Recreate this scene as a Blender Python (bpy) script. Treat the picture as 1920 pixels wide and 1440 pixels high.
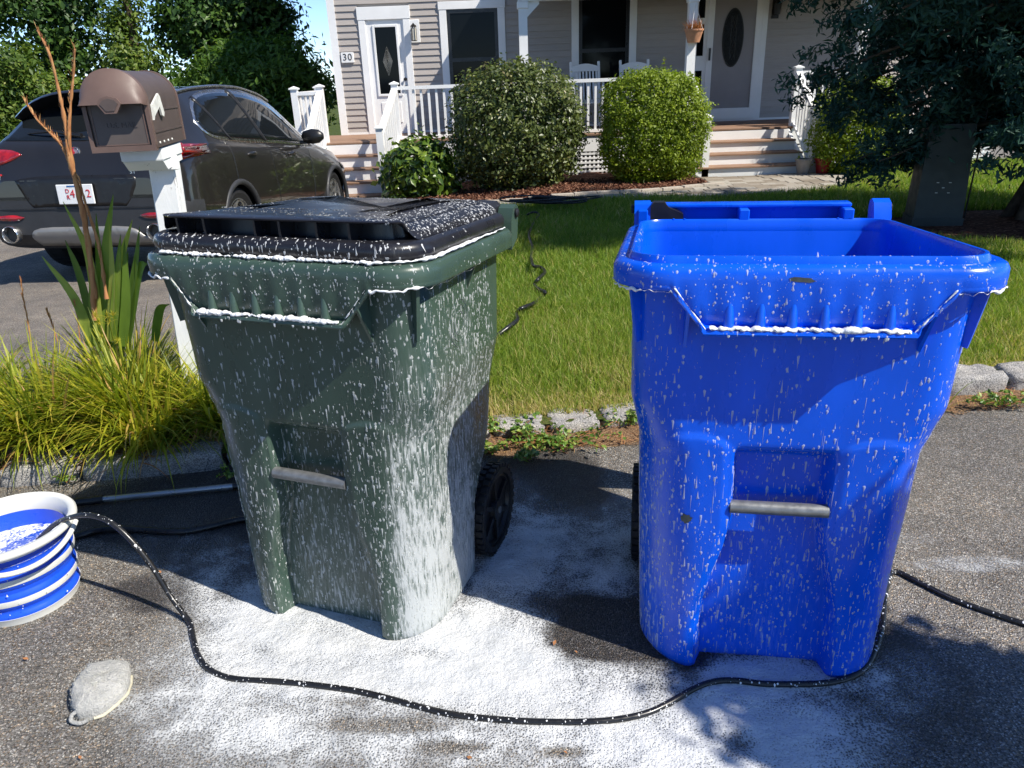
import bpy, bmesh, math, random
import numpy as np
from mathutils import Vector, Matrix
from mathutils.bvhtree import BVHTree
random.seed(7); RNG = np.random.default_rng(11)
for o in list(bpy.data.objects): bpy.data.objects.remove(o)
sc = bpy.context.scene; COL = sc.collection
R = math.radians

# ------------------------------------------------------------------ camera
CF, CP, CR, CH = 1385.83, 0.39632976, -0.03693, 1.41209      # focal px (1920 wide), pitch, roll, height
FW = Vector((0, math.cos(CP), -math.sin(CP))); UP0 = Vector((0, math.sin(CP), math.cos(CP))); RT0 = Vector((1, 0, 0))
RT = RT0*math.cos(CR) + UP0*math.sin(CR); UP = -RT0*math.sin(CR) + UP0*math.cos(CR)
cam = bpy.data.objects.new('camera', bpy.data.cameras.new('camera')); COL.objects.link(cam)
cam.matrix_world = Matrix(((RT.x, UP.x, -FW.x, 0), (RT.y, UP.y, -FW.y, 0), (RT.z, UP.z, -FW.z, CH), (0, 0, 0, 1)))
cam.data.sensor_width = 36; cam.data.lens = CF/1920*36; cam.data.clip_end = 600; cam.data.clip_start = .05
sc.camera = cam
CAMO = Vector((0, 0, CH))
def ray(px, py): return (FW + RT*((px-960)/CF) + UP*((720-py)/CF)).normalized()
def gnd(px, py, z=0.0):
    d = ray(px, py); return CAMO + d*((z-CH)/d.z)
def aty(px, py, y):
    d = ray(px, py); return CAMO + d*(y/d.y)
def to_px(P):                      # numpy (n,3) -> pixels
    d = np.asarray(P, float) - np.array([0, 0, CH]); z = d@np.array(FW)
    return 960+CF*(d@np.array(RT))/z, 720-CF*(d@np.array(UP))/z

# ------------------------------------------------------------------ light
SUN_AZ, SUN_EL = R(-61), R(47)                # heading the light travels to (from +y), height
TRAV = Vector((math.sin(SUN_AZ)*math.cos(SUN_EL), math.cos(SUN_AZ)*math.cos(SUN_EL), -math.sin(SUN_EL)))
w = bpy.data.worlds.new('World'); sc.world = w; w.use_nodes = True
nt = w.node_tree; bg = nt.nodes['Background']
sky = nt.nodes.new('ShaderNodeTexSky'); sky.sky_type = 'NISHITA'; sky.sun_disc = False
sky.sun_elevation = SUN_EL; sky.sun_rotation = math.atan2(-TRAV.x, -TRAV.y)
sky.air_density = .6; sky.dust_density = 0.0; sky.ozone_density = 5.0; sky.altitude = 50
nt.links.new(sky.outputs[0], bg.inputs[0]); bg.inputs[1].default_value = .135
sun = bpy.data.objects.new('sun', bpy.data.lights.new('sun', 'SUN')); COL.objects.link(sun)
sun.data.energy = 5.0; sun.data.angle = R(.53); sun.data.color = (1, .94, .84)
sun.rotation_euler = TRAV.to_track_quat('-Z', 'Y').to_euler()
vs = sc.view_settings; vs.view_transform = 'Standard'; vs.look = 'None'; vs.exposure = .6; vs.gamma = 1
vs.use_curve_mapping = False
sc.render.engine = 'CYCLES'; sc.cycles.max_bounces = 6; sc.cycles.transparent_max_bounces = 12
sc.cycles.diffuse_bounces = 3; sc.cycles.glossy_bounces = 3; sc.cycles.transmission_bounces = 4
sc.cycles.use_adaptive_sampling = True; sc.cycles.adaptive_threshold = .02
sc.cycles.caustics_reflective = False; sc.cycles.caustics_refractive = False

# ------------------------------------------------------------------ object helpers
def mesh(name, V, F, mat=None, smooth=False):
    me = bpy.data.meshes.new(name)
    V = np.asarray(V, dtype=np.float32).reshape(-1, 3)
    if isinstance(F, np.ndarray):
        n, k = F.shape
        me.vertices.add(len(V)); me.vertices.foreach_set('co', V.ravel())
        me.loops.add(n*k); me.loops.foreach_set('vertex_index', F.ravel().astype(np.int32))
        me.polygons.add(n); me.polygons.foreach_set('loop_start', np.arange(0, n*k, k, dtype=np.int32))
        me.polygons.foreach_set('loop_total', np.full(n, k, dtype=np.int32))
        me.update(calc_edges=True); me.validate()
    else:
        me.from_pydata([tuple(map(float, v)) for v in V], [], [tuple(int(i) for i in f) for f in F]); me.update()
    if smooth: me.polygons.foreach_set('use_smooth', np.ones(len(me.polygons), dtype=bool))
    if mat:
        for m in (mat if isinstance(mat, (list, tuple)) else [mat]): me.materials.append(m)
    return me
def link(name, me, parent=None, loc=None):
    o = bpy.data.objects.new(name, me); COL.objects.link(o)
    if parent is not None:
        o.parent = parent
        if parent.get('_w') and loc is None: o.location = -Vector(parent.location)
    if loc is not None: o.location = loc
    return o
def obj(name, V, F, mat, parent=None, smooth=False, loc=None): return link(name, mesh(name, V, F, mat, smooth), parent, loc)
def tag(o, label=None, cat=None, group=None, kind=None):
    for k, v in (('label', label), ('category', cat), ('group', group), ('kind', kind)):
        if v: o[k] = v
    return o
def thing(name, label, cat, loc=(0, 0, 0), rot=(0, 0, 0), group=None, world=False):
    o = bpy.data.objects.new(name, None); COL.objects.link(o); o.location = loc; o.rotation_euler = rot
    o.empty_display_size = .1
    if world: o['_w'] = 1
    return tag(o, label, cat, group)
def set_attr(me, name, vals):
    a = me.attributes.new(name, 'FLOAT', 'POINT'); a.data.foreach_set('value', np.asarray(vals, dtype=np.float32).ravel())
def autosmooth(o, ang=35):
    me = o.data; bm = bmesh.new(); bm.from_mesh(me); lim = R(ang)
    for f in bm.faces: f.smooth = True
    for e in bm.edges:
        if len(e.link_faces) == 2 and e.calc_face_angle(0) > lim: e.smooth = False
    bm.to_mesh(me); bm.free(); return o

class MB:                                     # collects shapes into one mesh
    def __init__(s): s.V = []; s.F = []
    def add(s, V, F):
        n = len(s.V); s.V += [tuple(map(float, v)) for v in V]; s.F += [tuple(i+n for i in f) for f in F]; return s
    def box(s, x0, x1, y0, y1, z0, z1, bev=0.0):
        if bev > 0:
            b = min(bev, .49*min(abs(x1-x0), abs(y1-y0), abs(z1-z0)))
            bm = bmesh.new(); bmesh.ops.create_cube(bm, size=1)
            for v in bm.verts: v.co = ((x0+x1)/2+v.co.x*(x1-x0), (y0+y1)/2+v.co.y*(y1-y0), (z0+z1)/2+v.co.z*(z1-z0))
            bmesh.ops.bevel(bm, geom=bm.edges[:], offset=b, segments=1, affect='EDGES')
            bm.verts.index_update(); s.add([v.co[:] for v in bm.verts], [[v.index for v in f.verts] for f in bm.faces]); bm.free(); return s
        V = [(x, y, z) for z in (z0, z1) for y in (y0, y1) for x in (x0, x1)]
        return s.add(V, [(0, 2, 3, 1), (4, 5, 7, 6), (0, 1, 5, 4), (2, 6, 7, 3), (0, 4, 6, 2), (1, 3, 7, 5)])
    def tube(s, pts, rad, n=10, caps=True, flat=None):
        pts = [Vector(p) for p in pts]; m = len(pts)
        rad = rad if hasattr(rad, '__len__') else [rad]*m
        V = []; prev = None
        for i, p in enumerate(pts):
            t = (pts[min(i+1, m-1)]-pts[max(i-1, 0)]).normalized()
            if prev is None: a = t.orthogonal().normalized()
            else:
                a = prev - t*prev.dot(t)
                a = a.normalized() if a.length > 1e-6 else t.orthogonal().normalized()
            prev = a; b = t.cross(a)
            for k in range(n):
                an = 2*math.pi*k/n; V.append(p + (a*math.cos(an)+b*math.sin(an))*rad[i])
        F = [(i*n+k, i*n+(k+1) % n, (i+1)*n+(k+1) % n, (i+1)*n+k) for i in range(m-1) for k in range(n)]
        if caps: F += [tuple(range(n))[::-1], tuple((m-1)*n+k for k in range(n))]
        return s.add(V, F)
    def lathe(s, prof, n=32, axis='z', c=(0, 0, 0), close=False):
        V = []; m = len(prof)
        for r_, h_ in prof:
            for k in range(n):
                an = 2*math.pi*k/n; a, b = r_*math.cos(an), r_*math.sin(an)
                V.append({'z': (c[0]+a, c[1]+b, c[2]+h_), 'x': (c[0]+h_, c[1]+a, c[2]+b), 'y': (c[0]+b, c[1]+h_, c[2]+a)}[axis])
        F = [(i*n+k, i*n+(k+1) % n, (i+1)*n+(k+1) % n, (i+1)*n+k) for i in range(m-1) for k in range(n)]
        if close: F += [tuple(range(n))[::-1], tuple((m-1)*n+k for k in range(n))]
        return s.add(V, F)
    def prism(s, poly, d0, d1, plane='xz'):    # polygon extruded along the missing axis
        n = len(poly); V = []
        for d in (d0, d1):
            for a, b in poly: V.append({'xz': (a, d, b), 'yz': (d, a, b), 'xy': (a, b, d)}[plane])
        F = [tuple(range(n)), tuple(range(2*n-1, n-1, -1))]+[(i, i+n, (i+1) % n+n, (i+1) % n) for i in range(n)]
        return s.add(V, F)
    def xform(s, M): s.V = [tuple(M @ Vector(v)) for v in s.V]; return s
    def build(s, name, mat, parent=None, smooth=None, loc=None):
        me = mesh(name, s.V, s.F, mat)
        bm = bmesh.new(); bm.from_mesh(me); bmesh.ops.recalc_face_normals(bm, faces=bm.faces[:]); bm.to_mesh(me); bm.free()
        o = link(name, me, parent, loc)
        if smooth: autosmooth(o, smooth)
        return o
def bez(pts, n=8):                            # Catmull-Rom through points
    P = [Vector(p) for p in pts]; P = [P[0]*2-P[1]]+P+[P[-1]*2-P[-2]]; out = []
    for i in range(1, len(P)-2):
        a, b, c, d = P[i-1:i+3]
        for k in range(n):
            t = k/n; out.append(.5*((2*b)+(c-a)*t+(2*a-5*b+4*c-d)*t*t+(3*b-a-3*c+d)*t**3))
    return out+[P[-2]]
def sst(a, b, x):
    t = np.clip((np.asarray(x, float)-a)/(b-a), 0, 1); return t*t*(3-2*t)

# ------------------------------------------------------------------ material helpers
def N(nt, typ, props=None, **inp):
    n = nt.nodes.new(typ)
    for k, v in (props or {}).items(): setattr(n, k, v)
    for k, v in inp.items():
        i = n.inputs[int(k[1:])] if k[0] == 'i' and k[1:].isdigit() else n.inputs[k.replace('_', ' ')]
        if isinstance(v, bpy.types.NodeSocket): nt.links.new(v, i)
        else: i.default_value = v
    return n
def newmat(name, base=(.5, .5, .5), rough=.5, spec=.5, metal=0.0, **kw):
    m = bpy.data.materials.new(name); m.use_nodes = True; nt = m.node_tree; b = nt.nodes['Principled BSDF']
    b.inputs['Base Color'].default_value = (*base, 1); b.inputs['Roughness'].default_value = rough
    b.inputs['Specular IOR Level'].default_value = spec; b.inputs['Metallic'].default_value = metal
    for k, v in kw.items(): b.inputs[k.replace('_', ' ')].default_value = v
    m['x'] = 0
    return m, nt, b
def ramp(nt, fac, stops, interp='LINEAR'):
    r = nt.nodes.new('ShaderNodeValToRGB'); r.color_ramp.interpolation = interp; e = r.color_ramp.elements
    while len(e) < len(stops): e.new(.5)
    for el, (p, c) in zip(e, stops):
        el.position = p; el.color = (*c, 1) if len(c) == 3 else c
    nt.links.new(fac, r.inputs[0]); return r.outputs[0]
def mixc(nt, fac, a, b, mode='MIX'):
    n = N(nt, 'ShaderNodeMix', {'data_type': 'RGBA', 'blend_type': mode})
    for i, v in ((0, fac), (6, a), (7, b)):
        if isinstance(v, bpy.types.NodeSocket): nt.links.new(v, n.inputs[i])
        else: n.inputs[i].default_value = (*v, 1) if isinstance(v, tuple) and len(v) == 3 else v
    return n.outputs[2]
def mth(nt, op, a, b=0.0, clamp=False):
    n = N(nt, 'ShaderNodeMath', {'operation': op, 'use_clamp': clamp}, i0=a, i1=b); return n.outputs[0]
def mrange(nt, v, a, b, c=0.0, d=1.0, smooth=True):
    return N(nt, 'ShaderNodeMapRange', {'interpolation_type': 'SMOOTHSTEP' if smooth else 'LINEAR'}, Value=v, From_Min=a, From_Max=b, To_Min=c, To_Max=d).outputs[0]
def noise(nt, co, scale, detail=3.0, rough=.55, dist=0.0, out=0):
    return N(nt, 'ShaderNodeTexNoise', None, Vector=co, Scale=scale, Detail=detail, Roughness=rough, Distortion=dist).outputs[out]
def voro(nt, co, scale, feature='F1', out='Distance', rnd=1.0):
    return N(nt, 'ShaderNodeTexVoronoi', {'feature': feature}, Vector=co, Scale=scale, Randomness=rnd).outputs[out]
def wpos(nt): return N(nt, 'ShaderNodeNewGeometry').outputs['Position']
def opos(nt): return N(nt, 'ShaderNodeTexCoord').outputs['Object']
def mapping(nt, co, s=(1, 1, 1), l=(0, 0, 0), r=(0, 0, 0)): return N(nt, 'ShaderNodeMapping', None, Vector=co, Location=l, Rotation=r, Scale=s).outputs[0]
def bump(nt, b, h, strength=.3, dist=.005): nt.links.new(N(nt, 'ShaderNodeBump', None, Height=h, Strength=strength, Distance=dist).outputs[0], b.inputs['Normal'])
def attr(nt, name): return N(nt, 'ShaderNodeAttribute', {'attribute_name': name}).outputs['Fac']
def setc(nt, b, c): nt.links.new(c, b.inputs['Base Color'])
def simple(name, base, rough=.5, spec=.5, metal=0.0, var=.15, scale=12.0, bumpd=0.0, **kw):
    m, nt, b = newmat(name, base, rough, spec, metal, **kw)
    co = opos(nt); n = noise(nt, co, scale, 4.0)
    lo = tuple(c*(1-var) for c in base); hi = tuple(min(1, c*(1+var)) for c in base)
    setc(nt, b, ramp(nt, n, [(.3, lo), (.7, hi)]))
    nt.links.new(mrange(nt, noise(nt, co, scale*2.3), .3, .7, max(0, rough-.08), min(1, rough+.08)), b.inputs['Roughness'])
    if bumpd: bump(nt, b, noise(nt, co, scale*8), .4, bumpd)
    return m
M = {}
# asphalt: crushed stone aggregate
def asphalt(name, dark, mid, light, wet=True):
    m, nt, b = newmat(name, rough=.85, spec=.3); co = wpos(nt)
    wob = N(nt, 'ShaderNodeVectorMath', {'operation': 'ADD'}, i0=co, i1=mapping(nt, noise(nt, co, 90.0, out=1), (.004, .004, .004))).outputs[0]
    d = voro(nt, wob, 240.0); c = voro(nt, wob, 240.0, out='Color')
    cs = N(nt, 'ShaderNodeSeparateColor', None, Color=c).outputs
    big = noise(nt, co, 1.3, 5.0, .6); mid_n = noise(nt, co, 9.0, 5.0, .65)
    stone = ramp(nt, cs[0], [(0, dark), (.35, mid), (.72, tuple(x*1.25 for x in mid)), (.93, light), (1, tuple(min(1, x*1.5) for x in light))])
    tan = mixc(nt, mrange(nt, cs[1], .72, .95), stone, mixc(nt, 1.0, stone, (1.22, 1.0, .78), 'MULTIPLY'))
    pit = mrange(nt, d, .42, .85, 0, .85)
    col = mixc(nt, pit, tan, tuple(x*.35 for x in dark))
    col = mixc(nt, 1.0, col, ramp(nt, big, [(.3, (.72, .72, .74)), (.7, (1.22, 1.18, 1.1))]), 'MULTIPLY')
    col = mixc(nt, 1.0, col, ramp(nt, mid_n, [(.3, (.8, .8, .8)), (.7, (1.15, 1.15, 1.15))]), 'MULTIPLY')
    if wet:
        wt = attr(nt, 'wet'); wn = mrange(nt, mth(nt, 'ADD', wt, mth(nt, 'MULTIPLY', mth(nt, 'SUBTRACT', mid_n, .5), .6)), .35, .6)
        col = mixc(nt, wn, col, mixc(nt, 1.0, col, (.3, .3, .33), 'MULTIPLY'))
        nt.links.new(mrange(nt, wn, 0, 1, .85, .38), b.inputs['Roughness'])
    setc(nt, b, col)
    h = mth(nt, 'ADD', mth(nt, 'MULTIPLY', d, -1.0), mth(nt, 'MULTIPLY', mid_n, .4)); bump(nt, b, h, .9, .006)
    return m
M['asphalt'] = asphalt('asphalt', (.095, .09, .083), (.205, .195, .18), (.44, .425, .395))
M['driveway'] = asphalt('driveway_asphalt', (.13, .12, .11), (.235, .218, .2), (.36, .335, .305), False)
# foam lying on the ground: bubbles with holes, see-through where it has drained away
m, nt, b = newmat('ground_foam', (.86, .87, .88), .45, .4); co = wpos(nt); f = attr(nt, 'foam')
wob = N(nt, 'ShaderNodeVectorMath', {'operation': 'ADD'}, i0=co, i1=mapping(nt, noise(nt, co, 70.0, out=1), (.010, .007, .006))).outputs[0]
v1 = voro(nt, wob, 185.0); v2 = noise(nt, co, 150.0, 4.0, .65); v3 = noise(nt, co, 11.0, 6.0, .62)
g = mth(nt, 'ADD', f, mth(nt, 'MULTIPLY', mth(nt, 'SUBTRACT', v3, .53), 1.05))                 # how much foam is left here
rad = mth(nt, 'SUBTRACT', mrange(nt, g, .05, .85, .62, .0, False), mth(nt, 'MULTIPLY', mth(nt, 'SUBTRACT', v2, .5), .34))   # size of the hole in each bubble cell
net = mrange(nt, mth(nt, 'SUBTRACT', v1, rad), -.40, .34)
a = mth(nt, 'MULTIPLY', net, mrange(nt, g, .04, .62, .28, .97)); a = mth(nt, 'MULTIPLY', a, mrange(nt, f, .02, .16))
nt.links.new(a, b.inputs['Alpha'])
setc(nt, b, ramp(nt, v3, [(.3, (.50, .52, .54)), (.7, (.64, .65, .65))]))
bump(nt, b, mth(nt, 'ADD', mth(nt, 'ADD', a, mth(nt, 'MULTIPLY', v2, .8)), mth(nt, 'MULTIPLY', noise(nt, co, 38.0, 4.0, .6), 1.6)), .7, .008); M['ground_foam'] = m
M['foam_g'] = simple('soap_foam_on_green', (.60, .63, .62), .4, .4, var=.12, scale=60, bumpd=.002, Alpha=.55); M['foam_b'] = simple('soap_foam_on_blue', (.58, .62, .74), .4, .4, var=.12, scale=60, bumpd=.002, Alpha=.52); M['foam_k'] = simple('soap_foam_on_black', (.6, .61, .62), .4, .4, var=.12, scale=60, bumpd=.002, Alpha=.75)
M['foam'] = simple('soap_foam', (.70, .71, .72), .5, .4, var=.06, scale=60, bumpd=.002, Subsurface_Weight=0.0)
# wheeled-bin plastic with a soapy film driven by the 'foam' attribute
def plastic(name, base, rough=.32, film=(.5, .52, .52), speck=1.0, coat=.0):
    m, nt, b = newmat(name, base, rough, .45); co = opos(nt); f = attr(nt, 'foam')
    n0 = noise(nt, mapping(nt, co, (1, 1, .4)), 7.0, 5.0, .6)
    col = ramp(nt, n0, [(.3, tuple(c*.86 for c in base)), (.7, tuple(c*1.12 for c in base))])
    scr = mrange(nt, noise(nt, mapping(nt, co, (.12, .12, 1), (0, 0, 0), (.5, .3, .2)), 160.0, 3.0, .7), .66, .74); scr = mth(nt, 'MULTIPLY', scr, mrange(nt, noise(nt, co, 4.0, 3.0), .48, .62))
    col = mixc(nt, mth(nt, 'MULTIPLY', scr, .22), col, tuple(min(1, c*1.6+.06) for c in base))
    st = noise(nt, mapping(nt, co, (1, 1, .13)), 150.0, 4.0, .65); st2 = noise(nt, mapping(nt, co, (1, 1, .3)), 55.0, 4.0, .6)
    bro = noise(nt, co, 9.0, 3.0)
    s = mth(nt, 'ADD', f, mth(nt, 'MULTIPLY', mth(nt, 'SUBTRACT', st, .5), 1.5))
    s = mth(nt, 'ADD', s, mth(nt, 'MULTIPLY', mth(nt, 'SUBTRACT', st2, .5), .5)); s = mth(nt, 'ADD', s, mth(nt, 'MULTIPLY', mth(nt, 'SUBTRACT', bro, .5), .5))
    k = mth(nt, 'MULTIPLY', mrange(nt, s, .42, .86, 0, .85), mrange(nt, f, .02, .2))
    thin = mth(nt, 'MULTIPLY', mrange(nt, s, .1, .75), mth(nt, 'MULTIPLY', f, .22))
    k2 = mth(nt, 'MAXIMUM', k, thin)
    col = mixc(nt, k2, col, film); setc(nt, b, col)
    nt.links.new(mth(nt, 'ADD', mrange(nt, n0, .3, .7, rough-.06, rough+.1), mth(nt, 'MULTIPLY', k2, .25)), b.inputs['Roughness'])
    h = mth(nt, 'ADD', mth(nt, 'MULTIPLY', k, .6), mth(nt, 'MULTIPLY', noise(nt, co, 420.0, 2.0), .08)); bump(nt, b, h, .5, .003)
    return m
M['green_plastic'] = plastic('green_plastic', (.042, .073, .056), .28)
M['blue_plastic'] = plastic('blue_plastic', (.0008, .088, .68), .24, (.42, .50, .74))
M['black_plastic'] = plastic('black_plastic', (.014, .014, .018), .3)
M['tyre'] = simple('black_rubber', (.012, .012, .013), .6, .3, var=.3, scale=40, bumpd=.001)
M['hub'] = simple('black_hub_plastic', (.01, .01, .011), .42, .4, var=.3, scale=20)
M['galv'] = simple('galvanised_steel', (.20, .205, .205), .42, .5, .55, var=.25, scale=45, bumpd=.0006)
M['dirt_mark'] = simple('grey_scuff', (.05, .06, .06), .7, var=.4, scale=60)
# ------------------------------------------------------------------ ground
def yk(x): return 2.755 + .125*x                      # kerb line
def g_lawn(x, y):
    x = np.asarray(x, float); y = np.asarray(y, float)
    return .055 - .021*(y-2.8) - .05*np.maximum(0, .8-x)*np.clip((y-4)/6, 0, 1) + .008*np.sin(x*3.1+y*1.7)*np.clip((y-3)/1.5, 0, 1)
def g_drive(y): return np.where(np.asarray(y) > 4.3, -.06*(np.minimum(np.asarray(y, float), 10.2)-4.3), 0.0)
def grid_sheet(name, xs, ys, zf, mat, keep=None, kind='structure', parent=None):
    X, Y = np.meshgrid(xs, ys); Z = zf(X, Y)
    V = np.stack([X, Y, Z], -1).reshape(-1, 3); nx = len(xs); ny = len(ys)
    i = (np.arange(ny-1)[:, None]*nx+np.arange(nx-1)[None]).ravel(); F = np.stack([i, i+1, i+1+nx, i+nx], 1)
    if keep is not None:
        cx = V[F].mean(1); F = F[keep(cx[:, 0], cx[:, 1])]
    o = obj(name, V, F, mat, parent, True)
    if kind: o['kind'] = kind
    return o, V
# soil, mulch, grass bed colours
m, nt, b = newmat('soil', rough=.95, spec=.1); co = wpos(nt); n = noise(nt, co, 14.0, 6.0, .7); n2 = noise(nt, co, 90.0, 4.0, .7)
setc(nt, b, mixc(nt, mrange(nt, n2, .45, .7), ramp(nt, n, [(.3, (.05, .03, .018)), (.55, (.11, .068, .04)), (.75, (.22, .15, .09))]), (.26, .17, .10)))
bump(nt, b, n2, .9, .01); M['soil'] = m
m, nt, b = newmat('mulch', rough=.95, spec=.1); co = wpos(nt)
c = voro(nt, mapping(nt, co, (1, 1.7, 1)), 42.0, out='Color'); cs = N(nt, 'ShaderNodeSeparateColor', None, Color=c).outputs
setc(nt, b, ramp(nt, cs[0], [(0, (.045, .018, .012)), (.5, (.12, .05, .032)), (.85, (.2, .095, .062)), (1, (.34, .2, .14))])); bump(nt, b, cs[1], 1.0, .02); M['mulch'] = m
m, nt, b = newmat('turf_base', rough=.95, spec=.1); co = wpos(nt); n = noise(nt, co, 3.0, 6.0, .7)
setc(nt, b, ramp(nt, n, [(.3, (.035, .055, .012)), (.6, (.07, .09, .022)), (.8, (.15, .13, .05))])); bump(nt, b, noise(nt, co, 60.0), .8, .02); M['turf'] = m

# road and its soapy, wet area
xs = np.unique(np.r_[-60, -25, -12, -6, -4, -3, np.linspace(-2.4, 2.4, 121), 3, 4, 6, 12, 25, 60]); ys = np.unique(np.r_[-40, -15, -6, -2, 0, np.linspace(.4, 3.0, 90), 3.3])
road, RV = grid_sheet('road', xs, ys, lambda X, Y: X*0, M['asphalt'])
def field(V, blobs):                                  # soft spots given where the photograph shows them
    px, py = to_px(V); out = np.zeros(len(V))
    for cx, cy, rx, ry, s in blobs:
        q = ((px-cx)/rx)**2+((py-cy)/ry)**2; g = s*np.exp(-q*q*.7) if s > 0 else s*np.exp(-q*q*.9)
        out = out+g
    d = (V[:, 1] > .3)
    return out*d
WET = [(720, 1060, 420, 170, .75), (1120, 1130, 280, 150, .9), (1290, 1230, 160, 60, .6), (300, 960, 230, 60, .55), (600, 950, 250, 120, .6), (1000, 940, 130, 90, .5), (1720, 1330, 250, 150, .35), (190, 1120, 120, 40, .3), (1060, 870, 100, 40, .25), (1400, 1200, 260, 110, .6), (170, 1250, 80, 200, -.1)]
set_attr(road.data, 'wet', np.clip(field(RV, WET)*1.35, 0, 1))
FOAM = [(700, 1215, 330, 85, .75), (540, 1150, 120, 50, .3), (950, 1180, 120, 70, .35), (1050, 1290, 260, 60, .5), (440, 1110, 110, 80, .35), (700, 1330, 420, 70, .28), (900, 1420, 560, 70, .34), (1340, 1390, 260, 80, .5),
        (1420, 1262, 120, 36, .75), (1460, 1320, 150, 50, .35), (1600, 1270, 60, 26, .25), (1060, 1040, 130, 75, .5), (960, 1000, 70, 90, .28), (1160, 1090, 50, 26, .3), (930, 1090, 60, 40, .4),
        (1690, 1280, 70, 60, .2), (1560, 1400, 130, 60, .15), (430, 1340, 160, 100, .22), (300, 1290, 130, 70, .13), (1820, 1058, 110, 14, .26), (1700, 1010, 60, 12, .12), (330, 1030, 110, 60, .1), (1190, 980, 60, 60, .25),
        (1140, 1195, 120, 42, -.85), (1060, 1130, 70, 30, -.2), (590, 1175, 55, 14, -.3), (720, 1360, 130, 14, -.35), (640, 1310, 60, 12, -.2), (850, 1400, 70, 13, -.4), (1060, 1410, 45, 12, -.45), (1390, 1390, 30, 36, -.3), (1300, 1250, 34, 30, -.4), (800, 1225, 40, 10, -.3), (1130, 1160, 60, 26, -.2), (990, 1145, 60, 30, -.1)]
xs = np.linspace(-1.75, 2.05, 320); ys = np.linspace(.95, 2.62, 180)
foam, FV = grid_sheet('ground_foam', xs, ys, lambda X, Y: X*0+.004+.0035*np.clip(np.sin(X*37+Y*21)*np.sin(Y*43-X*17), 0, 1), M['ground_foam'], kind='stuff')
ff = np.clip(field(FV, FOAM), 0, 1.15)
edge = sst(.0, .12, FV[:, 0]+1.75)*sst(.0, .12, 2.05-FV[:, 0])*sst(0, .1, 2.62-FV[:, 1])
set_attr(foam.data, 'foam', ff*edge); tag(foam, 'white soap foam spread over the wet asphalt around the bins', 'foam')

# wide land, lawn, driveway
big, _ = grid_sheet('ground', np.r_[-160., -40, -9, 40, 160], np.r_[2.2, 60., 160], lambda X, Y: X*0-.62, M['turf'])
xd = np.linspace(-9.5, -1.45, 24); yd = np.linspace(2.2, 13.4, 40)
drive, _ = grid_sheet('driveway', xd, yd, lambda X, Y: g_drive(Y)-.006+0*X, M['driveway'])
xs = np.linspace(-1.6, 15, 90); ys = np.linspace(0, 1, 60)
def lawn_xy():
    X, T = np.meshgrid(xs, ys); Y = (yk(X)+.02)+T*(12.6-(yk(X)+.02)); return X, Y
X, Y = lawn_xy(); Z = g_lawn(X, Y); V = np.stack([X, Y, Z], -1).reshape(-1, 3); nx = len(xs)
i = (np.arange(len(ys)-1)[:, None]*nx+np.arange(nx-1)[None]).ravel(); F = np.stack([i, i+1, i+1+nx, i+nx], 1)
lawn = obj('lawn', V, F, M['turf'], None, True); lawn['kind'] = 'structure'
# planting bed behind the kerb
xs2 = np.linspace(-4.6, -.62, 60); ys2 = np.linspace(0, 1, 24)
X, T = np.meshgrid(xs2, ys2); Y = yk(X)+.03+T*.95; Z = .05+.06*np.sin(T*math.pi)*(1+.3*np.sin(X*5))+.012*np.sin(X*23+T*19); Z[-1] = -.02; Z[:, 0] = -.02
V = np.stack([X, Y, Z], -1).reshape(-1, 3); nx = len(xs2); i = (np.arange(len(ys2)-1)[:, None]*nx+np.arange(nx-1)[None]).ravel()
bed = obj('planting_bed', V, np.stack([i, i+1, i+1+nx, i+nx], 1), M['soil'], None, True); bed['kind'] = 'structure'

# granite kerb stones
m, nt, b = newmat('granite', rough=.8, spec=.3); co = wpos(nt); n = noise(nt, co, 190.0, 4.0, .75); n2 = noise(nt, co, 24.0, 4.0, .6)
c1 = ramp(nt, n, [(.36, (.05, .05, .055)), (.46, (.26, .255, .25)), (.55, (.44, .43, .41)), (.68, (.66, .64, .62))])
setc(nt, b, mixc(nt, 1.0, c1, ramp(nt, n2, [(.3, (.68, .68, .7)), (.7, (1.12, 1.08, 1.02))]), 'MULTIPLY')); bump(nt, b, mth(nt, 'ADD', n, mth(nt, 'MULTIPLY', n2, 1.5)), .7, .008); M['granite'] = m
def rock(L, W, H, seed, rough=.012, sub=6):
    rs = np.random.default_rng(seed); bm = bmesh.new(); bmesh.ops.create_cube(bm, size=1)
    bmesh.ops.subdivide_edges(bm, edges=bm.edges[:], cuts=sub, use_grid_fill=True)
    V = np.array([v.co[:] for v in bm.verts]); F = [[v.index for v in f.verts] for f in bm.faces]; bm.free()
    q = V*2; e = 9.0; k = (np.abs(q)**e).sum(1)**(1/e); q = q/np.maximum(k, 1e-6)[:, None]*np.clip(k, 0, 1.0)[:, None]
    V = q*np.array([L, W, H])/2
    ph = rs.uniform(0, 6, 9)
    d = np.sin(V[:, 0]*17+ph[0])*np.sin(V[:, 1]*29+ph[1])+np.sin(V[:, 0]*43+ph[2]+V[:, 2]*31)*.6+np.sin(V[:, 1]*61+V[:, 2]*47+ph[3])*.4
    V = V*(1+rough*9*d[:, None]*np.array([.10, .35, .6]))+rs.normal(0, rough*.28, V.shape)
    return V, F
kerb = tag(bpy.data.objects.new('kerb', None), 'row of rough granite kerb stones along the lawn and planting bed', kind='structure'); COL.objects.link(kerb)
bnd = [-4.6, -3.9, -3.2, -2.6, -2.02, -1.71, -1.165, -.83, -.55, -.335, -.095, .135, .365, .62, .9, 1.2, 1.5, 1.72, 1.93, 2.235, 2.6, 3.0, 3.5, 4.1, 4.8, 5.6, 6.4]
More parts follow.
